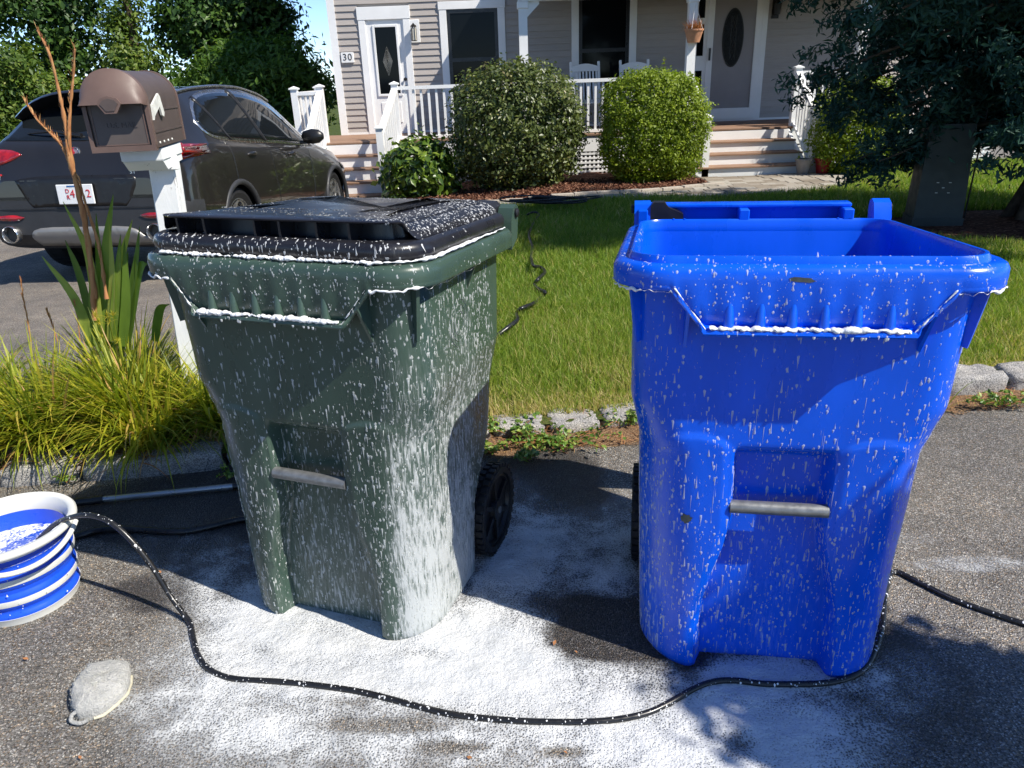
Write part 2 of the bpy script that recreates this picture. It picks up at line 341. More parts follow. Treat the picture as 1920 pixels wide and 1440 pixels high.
for k, (a, c) in enumerate(zip(bnd[:-1], bnd[1:])):
    hh = .115 if a < -.6 else (.14 if a > 1.6 else .11); V, F = rock(c-a-.016, .15, hh, 40+k, .012)
    o = obj('kerb_stone', V, F, M['granite'], kerb, True); xm = (a+c)/2
    o.location = (xm, yk(xm)+.075+random.uniform(-.012, .012), (.012 if -.6 < a < 1.6 else .026)+random.uniform(-.008, .008)); o.rotation_euler = (random.uniform(-.05, .05), random.uniform(-.03, .03), math.atan(.125)+random.uniform(-.03, .03))
kerb['category'] = 'kerb'

# dry needles and soil along the kerb
m, nt, b = newmat('dry_litter', rough=.95, spec=.1); co = wpos(nt); n2 = noise(nt, co, 120.0, 4.0, .75); n3 = noise(nt, co, 11.0, 5.0, .7)
setc(nt, b, ramp(nt, n2, [(.3, (.06, .032, .018)), (.5, (.2, .12, .07)), (.7, (.36, .25, .15))]))
f = attr(nt, 'amt'); nt.links.new(mrange(nt, mth(nt, 'ADD', mth(nt, 'ADD', f, mth(nt, 'MULTIPLY', mth(nt, 'SUBTRACT', n3, .5), 1.2)), mth(nt, 'MULTIPLY', mth(nt, 'SUBTRACT', n2, .5), .8)), .45, .6), b.inputs['Alpha'])
bump(nt, b, n2, 1.0, .01); M['litter'] = m
xs3 = np.linspace(-.75, 4, 160); t3 = np.linspace(0, 1, 24); X, T = np.meshgrid(xs3, t3); Y = yk(X)-.24+T*.30; Z = .005+.02*T*T
V = np.stack([X, Y, Z], -1).reshape(-1, 3); nx = len(xs3); i = (np.arange(23)[:, None]*nx+np.arange(nx-1)[None]).ravel()
lit = obj('dry_litter', V, np.stack([i, i+1, i+1+nx, i+nx], 1), M['litter'], None, True); set_attr(lit.data, 'amt', (np.clip(T*1.3, 0, 1)*np.where(T > .97, 1, 1)*sst(0, .06, T)).ravel())
tag(lit, 'brown dry needles and soil strewn along the kerb foot', 'litter', kind='stuff')

# ------------------------------------------------------------------ blades
def blades(P, H, W, lean, az, tint, seg=2, curl=.6):
    n = len(P); P = np.asarray(P); d = np.stack([np.cos(az), np.sin(az), 0*az], 1); sd = np.stack([-np.sin(az), np.cos(az), 0*az], 1)
    # widths face a random way
    tw = RNG.uniform(0, math.pi, n); sd = np.stack([np.cos(tw), np.sin(tw), 0*tw], 1)
    V = np.zeros((n, 2*seg+1, 3)); ts = np.linspace(0, 1, seg+1)
    for k, t in enumerate(ts):
        off = d*(lean*H*(t**(1+curl)))[:, None]; z = H*t*np.sqrt(np.maximum(.08, 1-(lean*t*.75)**2))
        c = P+off; c[:, 2] += z
        if k < seg:
            wv = W*(1-.75*t**1.5)
            V[:, 2*k] = c-sd*wv[:, None]/2; V[:, 2*k+1] = c+sd*wv[:, None]/2
        else: V[:, 2*seg] = c
    b0 = (np.arange(n)*(2*seg+1))[:, None]; F = []
    for k in range(seg-1): F += [b0+np.array([[2*k, 2*k+1, 2*k+3]]), b0+np.array([[2*k, 2*k+3, 2*k+2]])]
    F.append(b0+np.array([[2*seg-2, 2*seg-1, 2*seg]])); F = np.concatenate(F)
    T = np.repeat(tint, 2*seg+1); U = np.tile(np.r_[np.repeat(ts[:-1], 2), 1.0], n)
    return V.reshape(-1, 3), F, T, U
def leafmat(name, stops, rough=.5, trans=.35, spec=.35, tip=None, gain=1.0):
    m, nt, b = newmat(name, rough=rough, spec=spec); t = attr(nt, 'tint'); c = ramp(nt, t, stops)
    if tip: c = mixc(nt, mrange(nt, attr(nt, 'along'), tip[0], 1.0), c, tip[1])
    setc(nt, b, c)
    tr = N(nt, 'ShaderNodeBsdfTranslucent', None, Color=mixc(nt, 1.0, c, (1.25, 1.35, .7), 'MULTIPLY'))
    ms = N(nt, 'ShaderNodeMixShader', None, Fac=trans, i1=b.outputs[0], i2=tr.outputs[0]); nt.links.new(ms.outputs[0], nt.nodes['Material Output'].inputs[0]); return m
M['grass'] = leafmat('lawn_grass', [(0, (.085, .14, .016)), (.45, (.175, .275, .032)), (.7, (.29, .35, .055)), (.86, (.5, .43, .15)), (1, (.56, .44, .22))], .5, .45)
def path_zone(x, y): return None
# ------------------------------------------------------------------ wheeled bins (local: x right, y back, z up)
def lerp(z, tab): zs, vs_ = zip(*tab); return float(np.interp(z, zs, vs_))
def ring(w, f, bk, rf, rb, nf=46, nc=18, ns=20, nrb=9, nb=12):
    # half outline from the middle of the front round the right side to the middle of the back, then mirrored
    P = [(x, f) for x in np.linspace(0, w-rf, nf)[:-1]]
    P += [(w-rf+rf*math.sin(a), f+rf-rf*math.cos(a)) for a in np.linspace(0, math.pi/2, nc)]
    P += [(w, y) for y in np.linspace(f+rf, bk-rb, ns)[1:-1]]
    P += [(w-rb+rb*math.cos(a), bk-rb+rb*math.sin(a)) for a in np.linspace(0, math.pi/2, nrb)]
    P += [(x, bk) for x in np.linspace(w-rb, 0, nb)[1:]]
    Rr = np.array(P); L = Rr[1:-1][::-1]*np.array([-1, 1]); return np.concatenate([Rr, L])
W_T = [(0, .288), (.015, .298), (.3, .308), (.6, .318), (.66, .330), (.72, .343), (1.06, .350)]
RF_T = [(0, .145), (.3, .145), (.6, .13), (.72, .095), (1.06, .085)]
BK_T = [(0, .40), (.25, .41), (.42, .52), (.6, .57), (1.06, .645)]
F_T = [(0, .004), (.02, 0), (.6, .012), (.8, .012), (1.06, .004)]
E_T = [(0, .157), (.12, .158), (.2, .153), (.28, .137), (.36, .114), (.43, .103), (.55, .104), (.63, .107)]
def tape(P, z):                                       # the back is a little narrower than the front, the rim falls to the back
    k = np.clip((z-.45)/.5, 0, 1); y = P[:, 1]
    return np.stack([P[:, 0]*(1-.075*k*np.clip(y/.65, 0, 1)), y], 1)
def zdrop(y, z): return z-.045*np.clip(y/.66, 0, 1.1)*np.clip((z-.6)/.35, 0, 1)
def body_ring(z, off=0.0, recess=True):
    w, rf = lerp(z, W_T)+off, lerp(z, RF_T)+off; P = ring(w, lerp(z, F_T)-off, lerp(z, BK_T)+off, rf, .07+off)
    P = tape(P, z)
    if recess:
        x = np.abs(P[:, 0]); front = sst(.22, .14, P[:, 1]); e = lerp(z, E_T)
        ins = sst(-.006, .010, e-x)*float(sst(.0, .045, .632-z))*front
        xt = (x-.2)/.10
        top = .662-.035*np.clip(xt, -2, 2)**2
        pr = sst(.004, .03, x-e)*sst(.29, .235, x)*sst(0, .014, top-z)*front
        P = P.copy(); P[:, 1] += ins*.056-pr*.0055
    return P
def loft(rings):
    n = len(rings[0]); V = np.concatenate(rings); m = len(rings)
    i = (np.arange(m-1)[:, None]*n+np.arange(n)[None]); j = (np.arange(m-1)[:, None]*n+(np.arange(n)[None]+1) % n)
    F = np.stack([i, j, j+n, i+n], -1).reshape(-1, 4); return V, F
def zcol(P, z): P = np.asarray(P); return np.stack([P[:, 0], P[:, 1], zdrop(P[:, 1], np.full(len(P), z))], 1)
def zb(x, y):                                         # lower edge of the rim: apron in front
    x = np.abs(x); a = np.interp(x, [0, .192, .263, 1], [.912, .912, 1.0, 1.0]); return np.where(y < .06, a, 1.0)
def rim_outline(off, z=1.04): return tape(ring(.350+off, .004-off, .645+off, .085+off*.8, .07+off*.8, 70, 20, 24, 12, 30), z)
def foam_drops(V, F, n, wfn, smin, smax, tail=1.0, seed=1, lift=.0006, orient=False):
    rs = np.random.default_rng(seed); V = np.asarray(V, float); F = np.asarray(F)
    if F.shape[1] == 4: F = np.concatenate([F[:, [0, 1, 2]], F[:, [0, 2, 3]]])
    A, B, C = V[F[:, 0]], V[F[:, 1]], V[F[:, 2]]; nr = np.cross(B-A, C-A); ar = np.linalg.norm(nr, axis=1)/2; nr = nr/np.maximum(2*ar, 1e-12)[:, None]
    ce = (A+B+C)/3
    if orient: nr = -nr
    wt = ar*wfn(ce, nr); wt = wt/wt.sum(); k = rs.choice(len(F), n, p=wt)
    u, v = rs.random(n), rs.random(n); fl = u+v > 1; u[fl], v[fl] = 1-u[fl], 1-v[fl]
    P = A[k]+(B-A)[k]*u[:, None]+(C-A)[k]*v[:, None]; nm = nr[k]
    dn = np.array([0, 0, -1.])-nm*(-nm[:, 2:3]); L = np.linalg.norm(dn, axis=1); flat = L < .25
    dn = np.where(flat[:, None], np.cross(nm, rs.normal(size=(n, 3))), dn); dn /= np.maximum(np.linalg.norm(dn, axis=1), 1e-9)[:, None]
    sd = np.cross(nm, dn); s = smin+(smax-smin)*rs.random(n)**2.2; up = rs.random(n) < .35
    tl = np.where(flat, 0, tail*(.2+2.6*rs.random(n)**2.5)); dn = np.where(up[:, None], -dn, dn)
    K = 10; an = np.linspace(0, 2*math.pi, K, endpoint=False)
    out = np.zeros((n, K+1, 3)); out[:, K] = P+nm*(s*.15+lift)[:, None]
    for q, a in enumerate(an):
        ca, sa = math.cos(a), math.sin(a)
        lx = sa*s*.5*rs.uniform(.7, 1.2, n); ly = ca*s*.55*rs.uniform(.75, 1.2, n)
        if ca > .1: ly = ly*(1+tl*ca**2*1.6); lx = lx*(1-.55*ca*np.minimum(tl, 1))
        out[:, q] = P+sd*lx[:, None]+dn*ly[:, None]+nm*lift*(.2)
    b0 = (np.arange(n)*(K+1))[:, None]; FF = np.concatenate([b0+np.array([[q, (q+1) % K, K]]) for q in range(K)])
    return out.reshape(-1, 3), FF
def ridge(path, rad, seed, jit=.35, n=8, flatz=.6):  # lumpy line of foam, flatter than wide, with finer lumps on it
    rs = np.random.default_rng(seed); P = [Vector(p) for p in path]; Q = []
    for a, c in zip(P[:-1], P[1:]): Q += [a, a.lerp(c, .5)]
    Q.append(P[-1]); m = len(Q); w = np.convolve(rs.normal(0, 1, m+8), np.ones(3)/3, 'same')[4:4+m]; slow = np.convolve(rs.normal(0, 1, m+40), np.ones(19)/19, 'same')[20:20+m]
    rr = rad*np.clip(1+jit*w*.9+jit*slow*3.4-.35*jit, .02, 2.0); rr[0] = rr[-1] = rad*.2; mb = MB(); mb.tube(Q, list(rr), n)
    mb.V = [(v[0], v[1], Q[i//n].z+(v[2]-Q[i//n].z)*flatz) for i, v in enumerate(mb.V)]; return mb
def make_bin(name, label, cat, loc, yaw, pm, seed, foamfn, dropw, ndrops, closed):
    fm = M['foam_g'] if closed else M['foam_b']
    t = thing(name, label, cat, loc, (0, 0, yaw))
    zs = np.unique(np.r_[0, .006, .015, np.linspace(.03, .7, 82), np.linspace(.7, 1.03, 30)])
    V, F = loft([zcol(body_ring(z), z) for z in zs]); n0 = len(V); nr_ = len(body_ring(0.))
    zi = np.r_[1.03, np.linspace(1.02, .7, 14), .66, .62, .3, .12]
    ri = []
    for z in zi:
        P = body_ring(z, -.006, False)
        if z < .67: P = P.copy(); P[:, 1] = np.maximum(P[:, 1], .092)
        ri.append(zcol(P, z))
    V2, F2 = loft(ri); cap = list(range(len(V2)-nr_, len(V2)))
    Vb = np.concatenate([V, V2]); Fl = [tuple(f) for f in F]+[tuple(int(i)+n0 for i in f) for f in F2]+[tuple(i+n0 for i in cap), tuple(range(nr_))[::-1]]
    body = obj('body', Vb, Fl, pm, t); autosmooth(body, 50)
    fa = np.concatenate([foamfn(V), np.zeros(len(V2))]); set_attr(body.data, 'foam', np.clip(fa, 0, 1))
    # rim with front apron
    O_ = lambda off: rim_outline(off); rings = []
    def col(off, z):
        P = O_(0)*1.0
        Q = O_(.03) if np.isscalar(off) and off == .03 else None
        base = rim_outline(0.0); d1 = rim_outline(.03)-base; oo = off if not np.isscalar(off) else np.full(len(base), off)
        P = base+d1*(oo/.03)[:, None]; z_ = z if not np.isscalar(z) else np.full(len(P), z)
        return np.stack([P[:, 0], P[:, 1], zdrop(P[:, 1], z_)], 1)
    base = rim_outline(0.0); xb, yb = base[:, 0], base[:, 1]; zz = zb(xb, yb); ap = sst(1.0, .985, zz)   # apron weight
    low = sst(.93, .914, zz); sc_ = .0022*np.cos(xb/.06*2*math.pi)*ap
    rings += [col(-.007, .985), col(-.009, 1.03), col(-.008, 1.056), col(-.003, 1.063), col(.003, 1.063), col(.007, 1.056), col(.009, 1.049), col(.026, 1.050), col(.035, 1.045), col(.040, 1.035),
              col(.0405+0*zz, np.full(len(zz), 1.02)), col(.040-sc_+.004*ap, zz+.6*(1.02-zz)), col(.039-sc_+.003*ap, zz+.25*(1.02-zz)), col(.039-sc_-.002*ap, zz+.016), col(.0395+.016*low+.004*ap, zz+.011), col(.0405+.017*low+.004*ap, zz+.005), col(.038+.015*low+.004*ap, zz), col(.030, zz), col(.028, zz+.012), col(.02, np.full(len(zz), 1.02))]
    V3, F3 = loft(rings); rim = obj('rim', V3, [tuple(f) for f in F3], pm, t); autosmooth(rim, 40)
    set_attr(rim.data, 'foam', np.full(len(V3), .05))
    # ribs on the apron
    for xr in np.linspace(-.152, .152, 6):
        mb = MB(); mb.tube([(xr, -.040, .924), (xr, -.0385, .945), (xr, -.036, .975), (xr, -.034, .992)], [.0115, .0105, .007, .001], 10); o = mb.build('rib', pm, t, 60); set_attr(o.data, 'foam', np.full(len(o.data.vertices), .05))
    # gussets under the rim
    def gusset(pts, d, M_): 
        mb = MB(); mb.prism(pts, -d, d, 'yz'); mb.xform(M_); o = mb.build('gusset', pm, t, 30); set_attr(o.data, 'foam', np.full(len(o.data.vertices), .12))
    for s in (-1, 1):
        gusset([(-.040, .955), (-.034, .99), (.03, 1.0), (.03, .855), (.012, .86)], .0035, Matrix.Translation((s*.232, 0, 0)))
        gusset([(-.034, 1.005), (.02, 1.005), (.02, .87), (-.012, .865)], .004, Matrix.Translation((s*.325, .045, 0)) @ Matrix.Rotation(s*R(52), 4, 'Z'))
        gusset([(-.03, 1.0), (.05, 1.0), (.05, .93), (.0, .93)], .0035, Matrix.Translation((s*.335, .33, -.02)) @ Matrix.Rotation(s*R(90), 4, 'Z'))
    # grab bar
    mb = MB(); mb.lathe([(0, -.108), (.0155, -.108), (.0155, .108), (0, .108)], 20, 'x', (0, .018, .473)); mb.build('grab_bar', M['galv'], t, 40)
    # axle and wheels
    mb = MB(); mb.lathe([(0, -.33), (.011, -.33), (.011, .33), (0, .33)], 12, 'x', (0, .50, .142)); mb.build('axle', M['galv'], t, 40)
    for s in (-1, 1):
        wmb = MB(); wr = .142; prof = [(.118, -.024), (wr-.008, -.024), (wr, -.014), (wr, .014), (wr-.008, .024), (.118, .024), (.112, .0), (.118, -.024)]
        wmb.lathe(prof, 40, 'x', (s*.302, .50, .142))
        for k in range(34):
            a = 2*math.pi*k/34
            for q, x0 in ((0, -.022), (.5, .002)):
                aa = a+q*2*math.pi/34; kb = MB(); kb.box(x0, x0+.02, -.008, .008, wr-.004, wr+.006); kb.xform(Matrix.Translation((s*.302, .50, .142)) @ Matrix.Rotation(aa, 4, 'X')); wmb.add(kb.V, kb.F)
        wh = wmb.build('wheel', M['tyre'], t, 30)
        hb = MB(); hb.lathe([(.118, .0), (.118, .016), (.108, .018), (.104, .006), (.035, .004), (.033, .022), (.012, .024), (.0, .024)], 36, 'x', (s*.302, .50, .142))
        for k in range(6):
            kb = MB(); kb.box(-.002, .016, -.008, .008, .03, .108); kb.xform(Matrix.Translation((s*.302, .50, .142)) @ Matrix.Rotation(k*math.pi/3, 4, 'X')); hb.add(kb.V, kb.F)
        if s < 0: hb.xform(Matrix.Translation((-.604, 0, 0)) @ Matrix.Scale(-1, 4, (1, 0, 0)) if False else Matrix.Identity(4))
        hb.build('hub', M['hub'], wh, 30)
    # drops
    Vd, Fd = foam_drops(V, F, ndrops, dropw, .0011, .0076, 1.9, seed)
    V4, F4 = foam_drops(V, F, ndrops//4, dropw, .0012, .0026, 11.0, seed+40, .0003); Fd = np.concatenate([Fd, F4+len(Vd)]); Vd = np.concatenate([Vd, V4])
    o = obj('foam_drops', Vd, Fd, fm, body, True); o['kind'] = 'stuff'
    Vd, Fd = foam_drops(V3, F3, ndrops//6, lambda c, n: (np.abs(c[:, 1]) < .5)*(n[:, 2] > -.4)*(c[:, 2] > .9)*(.25+2.2*sst(.05, -.02, c[:, 1])), .0012, .006, .7, seed+5, .0006, True)
    o = obj('foam_drops', Vd, Fd, fm, rim, True); o['kind'] = 'stuff'
    # foam lying on the apron shelf and hanging from the rim edge
    rs = random.Random(seed)
    pts = [(x, -.050+rs.uniform(-.002, .002), .927+rs.uniform(-.002, .003)) for x in np.linspace(-.19, .19, 70)]
    fo = ridge(pts, .0078, seed, .25, 8, .6)
    for q in range(8):
        xd = rs.uniform(-.19, .19); ln = rs.uniform(.001, .006); fo.tube([(xd, -.056, .915), (xd, -.0565, .912-ln*.6), (xd, -.056, .911-ln)], [.003, .0022, .0006], 6)
    for s in (-1, 1):
        q = [(s*(.192+.071*u), -.050+.012*u+rs.uniform(-.0015, .0015), .918+.09*u) for u in np.linspace(0, 1, 22)]; r_ = ridge(q, .0018, seed+3, .6); fo.add(r_.V, r_.F)
        arc = [p for p in rim_outline(.041) if s*p[0] > .262 and p[1] < .34]; arc.sort(key=lambda p: p[1]-abs(p[0])*.01 if p[1] > .01 else p[0]*s-1)
        q = [(p[0], p[1], float(zdrop(np.array(p[1]), np.array(1.0)))-rs.uniform(-.002, .006)) for p in arc]
        r_ = ridge(q, .0030, seed+7, .8, 8, .9); fo.add(r_.V, r_.F)
    o = fo.build('foam_ridge', M['foam'], rim, 60); o['kind'] = 'stuff'
    return t, body, rim, (V, F), (V3, F3)

GB = (-.53319822, 1.65189219, 0); GYAW = -.35153213; BB = (.5968177, 1.42768878, 0); BYAW = -.17006094
def g_foam(V):
    x, y, z = V.T; side = sst(.19, .25, x)*sst(.42, .30, y)*sst(1.0, .8, z)
    low = sst(.75, .1, z)
    rec = sst(.155, .14, np.abs(x))*sst(.2, .1, y)*sst(.6, .2, z)
    return .16*low+.12*sst(.9, .55, z)+side*(.34+.22*low)+.2*rec+.15*sst(-.2, -.3, x)*low
def g_drop(c, n): x, y, z = c.T; return (y < .5)*(.25+1.1*sst(1.0, .3, z)+1.0*sst(.1, .25, x))*(z > .01)
def b_foam(V):
    x, y, z = V.T; low = sst(.7, .1, z); rec = sst(.155, .14, np.abs(x))*sst(.2, .1, y)*sst(.6, .2, z)
    return .13*low+.3*sst(-.19, -.27, x)*sst(.62, .5, z)+.3*sst(.22, .28, x)*sst(.68, .5, z)+.2*rec
def b_drop(c, n): x, y, z = c.T; return (y < .5)*(.3+1.0*sst(.95, .4, z)+.5*sst(.2, .28, np.abs(x)))*(z > .01)
gbin, gbody, grim, gmesh, grmesh = make_bin('wheeled_bin', 'dark green wheeled rubbish bin with closed black lid, streaked with soap foam', 'bin', GB, GYAW, M['green_plastic'], 3, g_foam, g_drop, 9500, True)
bbin, bbody, brim, bmesh_, brmesh = make_bin('wheeled_bin', 'bright blue wheeled recycling bin standing open, spattered with soap foam', 'bin', BB, BYAW, M['blue_plastic'], 9, b_foam, b_drop, 7500, False)

# ---- black lid of the green bin
def lid_col(off, z):
    base = rim_outline(0.0); d1 = rim_outline(.03)-base; oo = off if not np.isscalar(off) else np.full(len(base), off); P = base+d1*(oo/.03)[:, None]
    z_ = z if not np.isscalar(z) else np.full(len(P), z); return np.stack([P[:, 0], P[:, 1], zdrop(P[:, 1], z_)], 1)
base = rim_outline(0.0); fr = sst(.10, .04, base[:, 1])*sst(.345, .325, np.abs(base[:, 0]))         # 1 along the front
prof = [(.004, 1.052), (.014, 1.054), (.020, 1.066), (.020, 1.080), (.014, 1.090), (.002, 1.095), (-.016, 1.095)]
rings = [lid_col(a, z) for a, z in prof]
rings += [lid_col(-.03-.02*fr, 1.096-.004*fr), lid_col(-.040-.024*fr, 1.098-.006*fr), lid_col(-.045-.024*fr, 1.128+.006*fr)]
V, F = loft(rings); lid = obj('lid', V, [tuple(f) for f in F], M['black_plastic'], gbin); autosmooth(lid, 45)
set_attr(lid.data, 'foam', .04+.10*sst(.02, -.005, V[:, 1])*(V[:, 2] < 1.085)+.12*sst(.2, .33, V[:, 0]))
side = 1-fr
rg = [lid_col(-.012*fr-.002*side, 1.131*fr+1.096*side), lid_col(-.010*fr-.006*side, 1.1345*fr+1.106*side), lid_col(-.014*fr-.022*side, 1.137*fr+1.119*side), lid_col(-.06, 1.138*fr+1.131*side), lid_col(-.10, 1.139*fr+1.135*side), lid_col(-.2, 1.140)]
V, F = loft(rg); n_ = len(rg[0]); Fl = [tuple(f) for f in F]+[tuple(range(len(V)-n_, len(V)))]
V_u = lid_col(-.065, 1.1325*fr+1.125*side)                            # underside of the visor
Vt = np.concatenate([V, V_u]); Fl += [(i, len(V)+i, len(V)+(i+1) % n_, (i+1) % n_) for i in range(n_)]
top = obj('visor', Vt, Fl, M['black_plastic'], lid); autosmooth(top, 35)
set_attr(top.data, 'foam', .02+.2*sst(.22, .34, Vt[:, 0])*sst(.02, .1, Vt[:, 1])+.2*sst(.5, .65, Vt[:, 1]))
for xr in (-.262, -.185, -.045, .022, .118, .2):
    mb = MB(); mb.box(xr-.003, xr+.003, .018, .07, 1.088, 1.1325); o = mb.build('rib', M['black_plastic'], lid); set_attr(o.data, 'foam', np.zeros(len(o.data.vertices)))
Vd, Fd = foam_drops(V, F, 1500, lambda c, n: .05+2.2*sst(.16, .31, c[:, 0])*(c[:, 1] > .02)+.5*sst(-.22, -.3, c[:, 0])+.25*sst(.4, .6, c[:, 1]), .0013, .0055, .3, 77)
o = obj('foam_drops', Vd, Fd, M['foam_k'], top, True); o['kind'] = 'stuff'
V_l = np.concatenate(rings); Vd, Fd = foam_drops(V_l, loft(rings)[1], 420, lambda c, n: (c[:, 2] < 1.0985)*(c[:, 1] < .3)*(.3+1.5*sst(.03, -.01, c[:, 1])), .0014, .0065, 1.5, 78)
o = obj('foam_drops', Vd, Fd, M['foam_k'], lid, True); o['kind'] = 'stuff'
rs = random.Random(5); arc = [p for p in rim_outline(.022) if p[1] < .012 or (p[0] > 0 and p[1] < .6)]
fr_ = [p for p in rim_outline(.023) if p[1] < .0 and abs(p[0]) < .3]; fr_.sort(key=lambda p: p[0])
right = [p for p in rim_outline(.023) if p[0] > .29 and p[1] < .6]; right.sort(key=lambda p: p[1])
fo = ridge([(p[0], p[1], 1.0545+rs.uniform(-.001, .003)) for p in fr_], .0048, 31, .5); r_ = ridge([(p[0], p[1], float(zdrop(np.array(p[1]), np.array(1.055)))+rs.uniform(-.001, .003)) for p in right], .0042, 32, .6); fo.add(r_.V, r_.F)
o = fo.build('foam_ridge', M['foam'], lid, 60); o['kind'] = 'stuff'
# faint moulded wording on the lid: rows of short raised strokes too worn to read
mb = MB(); rs = random.Random(21)
for row, (y0, hgt, x0, x1) in enumerate(((.105, .012, -.2, .14), (.082, .007, -.16, .1), (.066, .007, -.18, .12), (.045, .02, .02, .22))):
    x = x0
    while x < x1:
        if rs.random() < .72:
            zt = 1.1388+.03*(y0-.05)*.6
            mb.box(x, x+.0018, y0, y0+hgt*rs.uniform(.5, 1), zt, zt+.0012)
        x += rs.uniform(.004, .009)
o = mb.build('worn_lettering', M['black_plastic'], top); o['kind'] = 'stuff'; set_attr(o.data, 'foam', np.full(len(o.data.vertices), .55))

# moulded round emblem on the green bin's side, barely raised
bvh_g = BVHTree.FromPolygons([Vector(v) for v in gmesh[0]], [tuple(f) for f in gmesh[1]])
for rr in (.03, .046, .060):
    pts = []
    for k in range(37):
        a = 2*math.pi*k/36; h = bvh_g.ray_cast(Vector((1, .26+rr*math.cos(a), .84+rr*math.sin(a))), Vector((-1, 0, 0)))
        if h[0]: pts.append(h[0])
    mb = MB(); mb.tube(pts, .0016, 6); o = mb.build('moulded_emblem', M['green_plastic'], gbody, 60); set_attr(o.data, 'foam', np.full(len(o.data.vertices), .5))
# ---- hinge ears, handle
def ear(root, s, pm, x0=.300, x1=.345):
    mb = MB(); mb.prism([(.648, .94), (.70, .965), (.715, 1.035), (.712, 1.056), (.695, 1.064), (.672, 1.056), (.652, 1.02)], min(s*x0, s*x1), max(s*x0, s*x1), 'yz'); o = mb.build('hinge_ear', pm, root, 30); set_attr(o.data, 'foam', np.full(len(o.data.vertices), .1)); 
    p = MB(); p.lathe([(0, 0), (.013, 0), (.013, .006), (.009, .009), (0, .009)], 18, 'x', (s*x1 if s > 0 else -x1-.009, .692, 1.04)); p.build('hinge_pin', M['hub'], o, 40)
for root, pm in ((gbin, M['green_plastic']), (bbin, M['blue_plastic'])):
    ear(root, 1, pm); ear(root, -1, pm)
def handle(root, pm, x0, x1):
    mb = MB(); mb.box(x0, x1, .672, .712, 1.044, 1.057, .004); mb.box(x0, x1, .702, .712, .985, 1.046)
    for xd in (x0, (x0+x1)/2-.012, x1-.028): mb.box(xd, xd+.028, .64, .703, .985, 1.045, .003)
    o = mb.build('handle', pm, root, 30); set_attr(o.data, 'foam', np.full(len(o.data.vertices), .03))
handle(bbin, M['blue_plastic'], -.335, .245); handle(gbin, M['green_plastic'], -.30, .285)
mb = MB(); mb.prism([(-.30, .99), (-.30, 1.052), (-.292, 1.064), (-.262, 1.064), (-.25, 1.05), (-.215, 1.035), (-.208, 1.03), (-.208, .99)], .655, .69, 'xz'); mb.build('lid_hinge', M['hub'], bbin, 30)
mb = MB(); mb.prism([(.22, 1.04), (.22, 1.066), (.23, 1.074), (.285, 1.072), (.297, 1.06), (.297, 1.03)], .60, .70, 'xz'); o = mb.build('lid_hinge', M['black_plastic'], gbin, 30); set_attr(o.data, 'foam', np.full(len(o.data.vertices), .25))
# open lid of the blue bin hanging behind it
mb = MB(); mb.box(-.30, .30, .735, .752, .42, 1.0, .008); mb.box(-.27, .27, .752, .775, .46, .96, .01); mb.box(-.2, -.16, .70, .737, .985, 1.003); mb.box(.16, .2, .70, .737, .985, 1.003); o = mb.build('lid', M['blue_plastic'], bbin, 30); set_attr(o.data, 'foam', np.zeros(len(o.data.vertices)))
# rim notches on the blue bin's back edge, scuff marks
for xq in (-.235, -.205, .205, .235):
    mb = MB(); mb.box(xq-.003, xq+.003, .640, .648, .99, 1.021, .001); o = mb.build('rim_notch', M['blue_plastic'], brim); set_attr(o.data, 'foam', np.zeros(len(o.data.vertices)))
def decal(root, name, cx, cz, a, bb, y, mat, seed):
    rs = random.Random(seed); V = [(cx, y, cz)]; n = 18
    for k in range(n): an = 2*math.pi*k/n; q = rs.uniform(.7, 1.15); V.append((cx+a*q*math.cos(an), y+.0, cz+bb*q*math.sin(an)))
    return obj(name, V, [(0, 1+k, 1+(k+1) % n) for k in range(n)], mat, root)
bvh_rim = BVHTree.FromPolygons([Vector(v) for v in brmesh[0]], [tuple(f) for f in brmesh[1]]); bvh_body = BVHTree.FromPolygons([Vector(v) for v in bmesh_[0]], [tuple(f) for f in bmesh_[1]])
def stick(o, bvh, lift=.0008):
    for v in o.data.vertices:
        h = bvh.ray_cast(Vector((v.co.x, -1, v.co.z)), Vector((0, 1, 0)))
        if h[0]: v.co.y = h[0].y-lift
stick(decal(bbin, 'scuff_mark', -.02, 1.025, .026, .006, -.05, M['dirt_mark'], 4), bvh_rim); stick(decal(bbin, 'scuff_mark', -.205, .44, .014, .014, 0, M['dirt_mark'], 8), bvh_body, .0015)
# ------------------------------------------------------------------ house
M['white_paint'] = simple('white_paint', (.78, .78, .77), .45, .4, var=.05, scale=3.0)
m, nt, b = newmat('siding', (.32, .265, .25), .55, .35); co = wpos(nt); oi = N(nt, 'ShaderNodeObjectInfo').outputs['Random']
n = noise(nt, mapping(nt, co, (.6, 1, 9)), 6.0, 5.0, .6)
setc(nt, b, mixc(nt, 1.0, ramp(nt, n, [(.3, (.355, .322, .295)), (.7, (.41, .372, .342))]), ramp(nt, oi, [(0, (.94, .94, .94)), (1, (1.04, 1.03, 1.03))]), 'MULTIPLY')); M['siding'] = m
m, nt, b = newmat('deck_wood', rough=.65, spec=.3); co = wpos(nt); n = noise(nt, mapping(nt, co, (1, 14, 14)), 5.0, 5.0, .6); oi = N(nt, 'ShaderNodeObjectInfo').outputs['Random']
setc(nt, b, mixc(nt, 1.0, ramp(nt, n, [(.3, (.20, .12, .08)), (.7, (.33, .205, .135))]), ramp(nt, oi, [(0, (.85, .85, .85)), (1, (1.1, 1.1, 1.1))]), 'MULTIPLY')); M['deck'] = m
M['black_frame'] = simple('black_frame', (.012, .012, .014), .35, .5, var=.2)
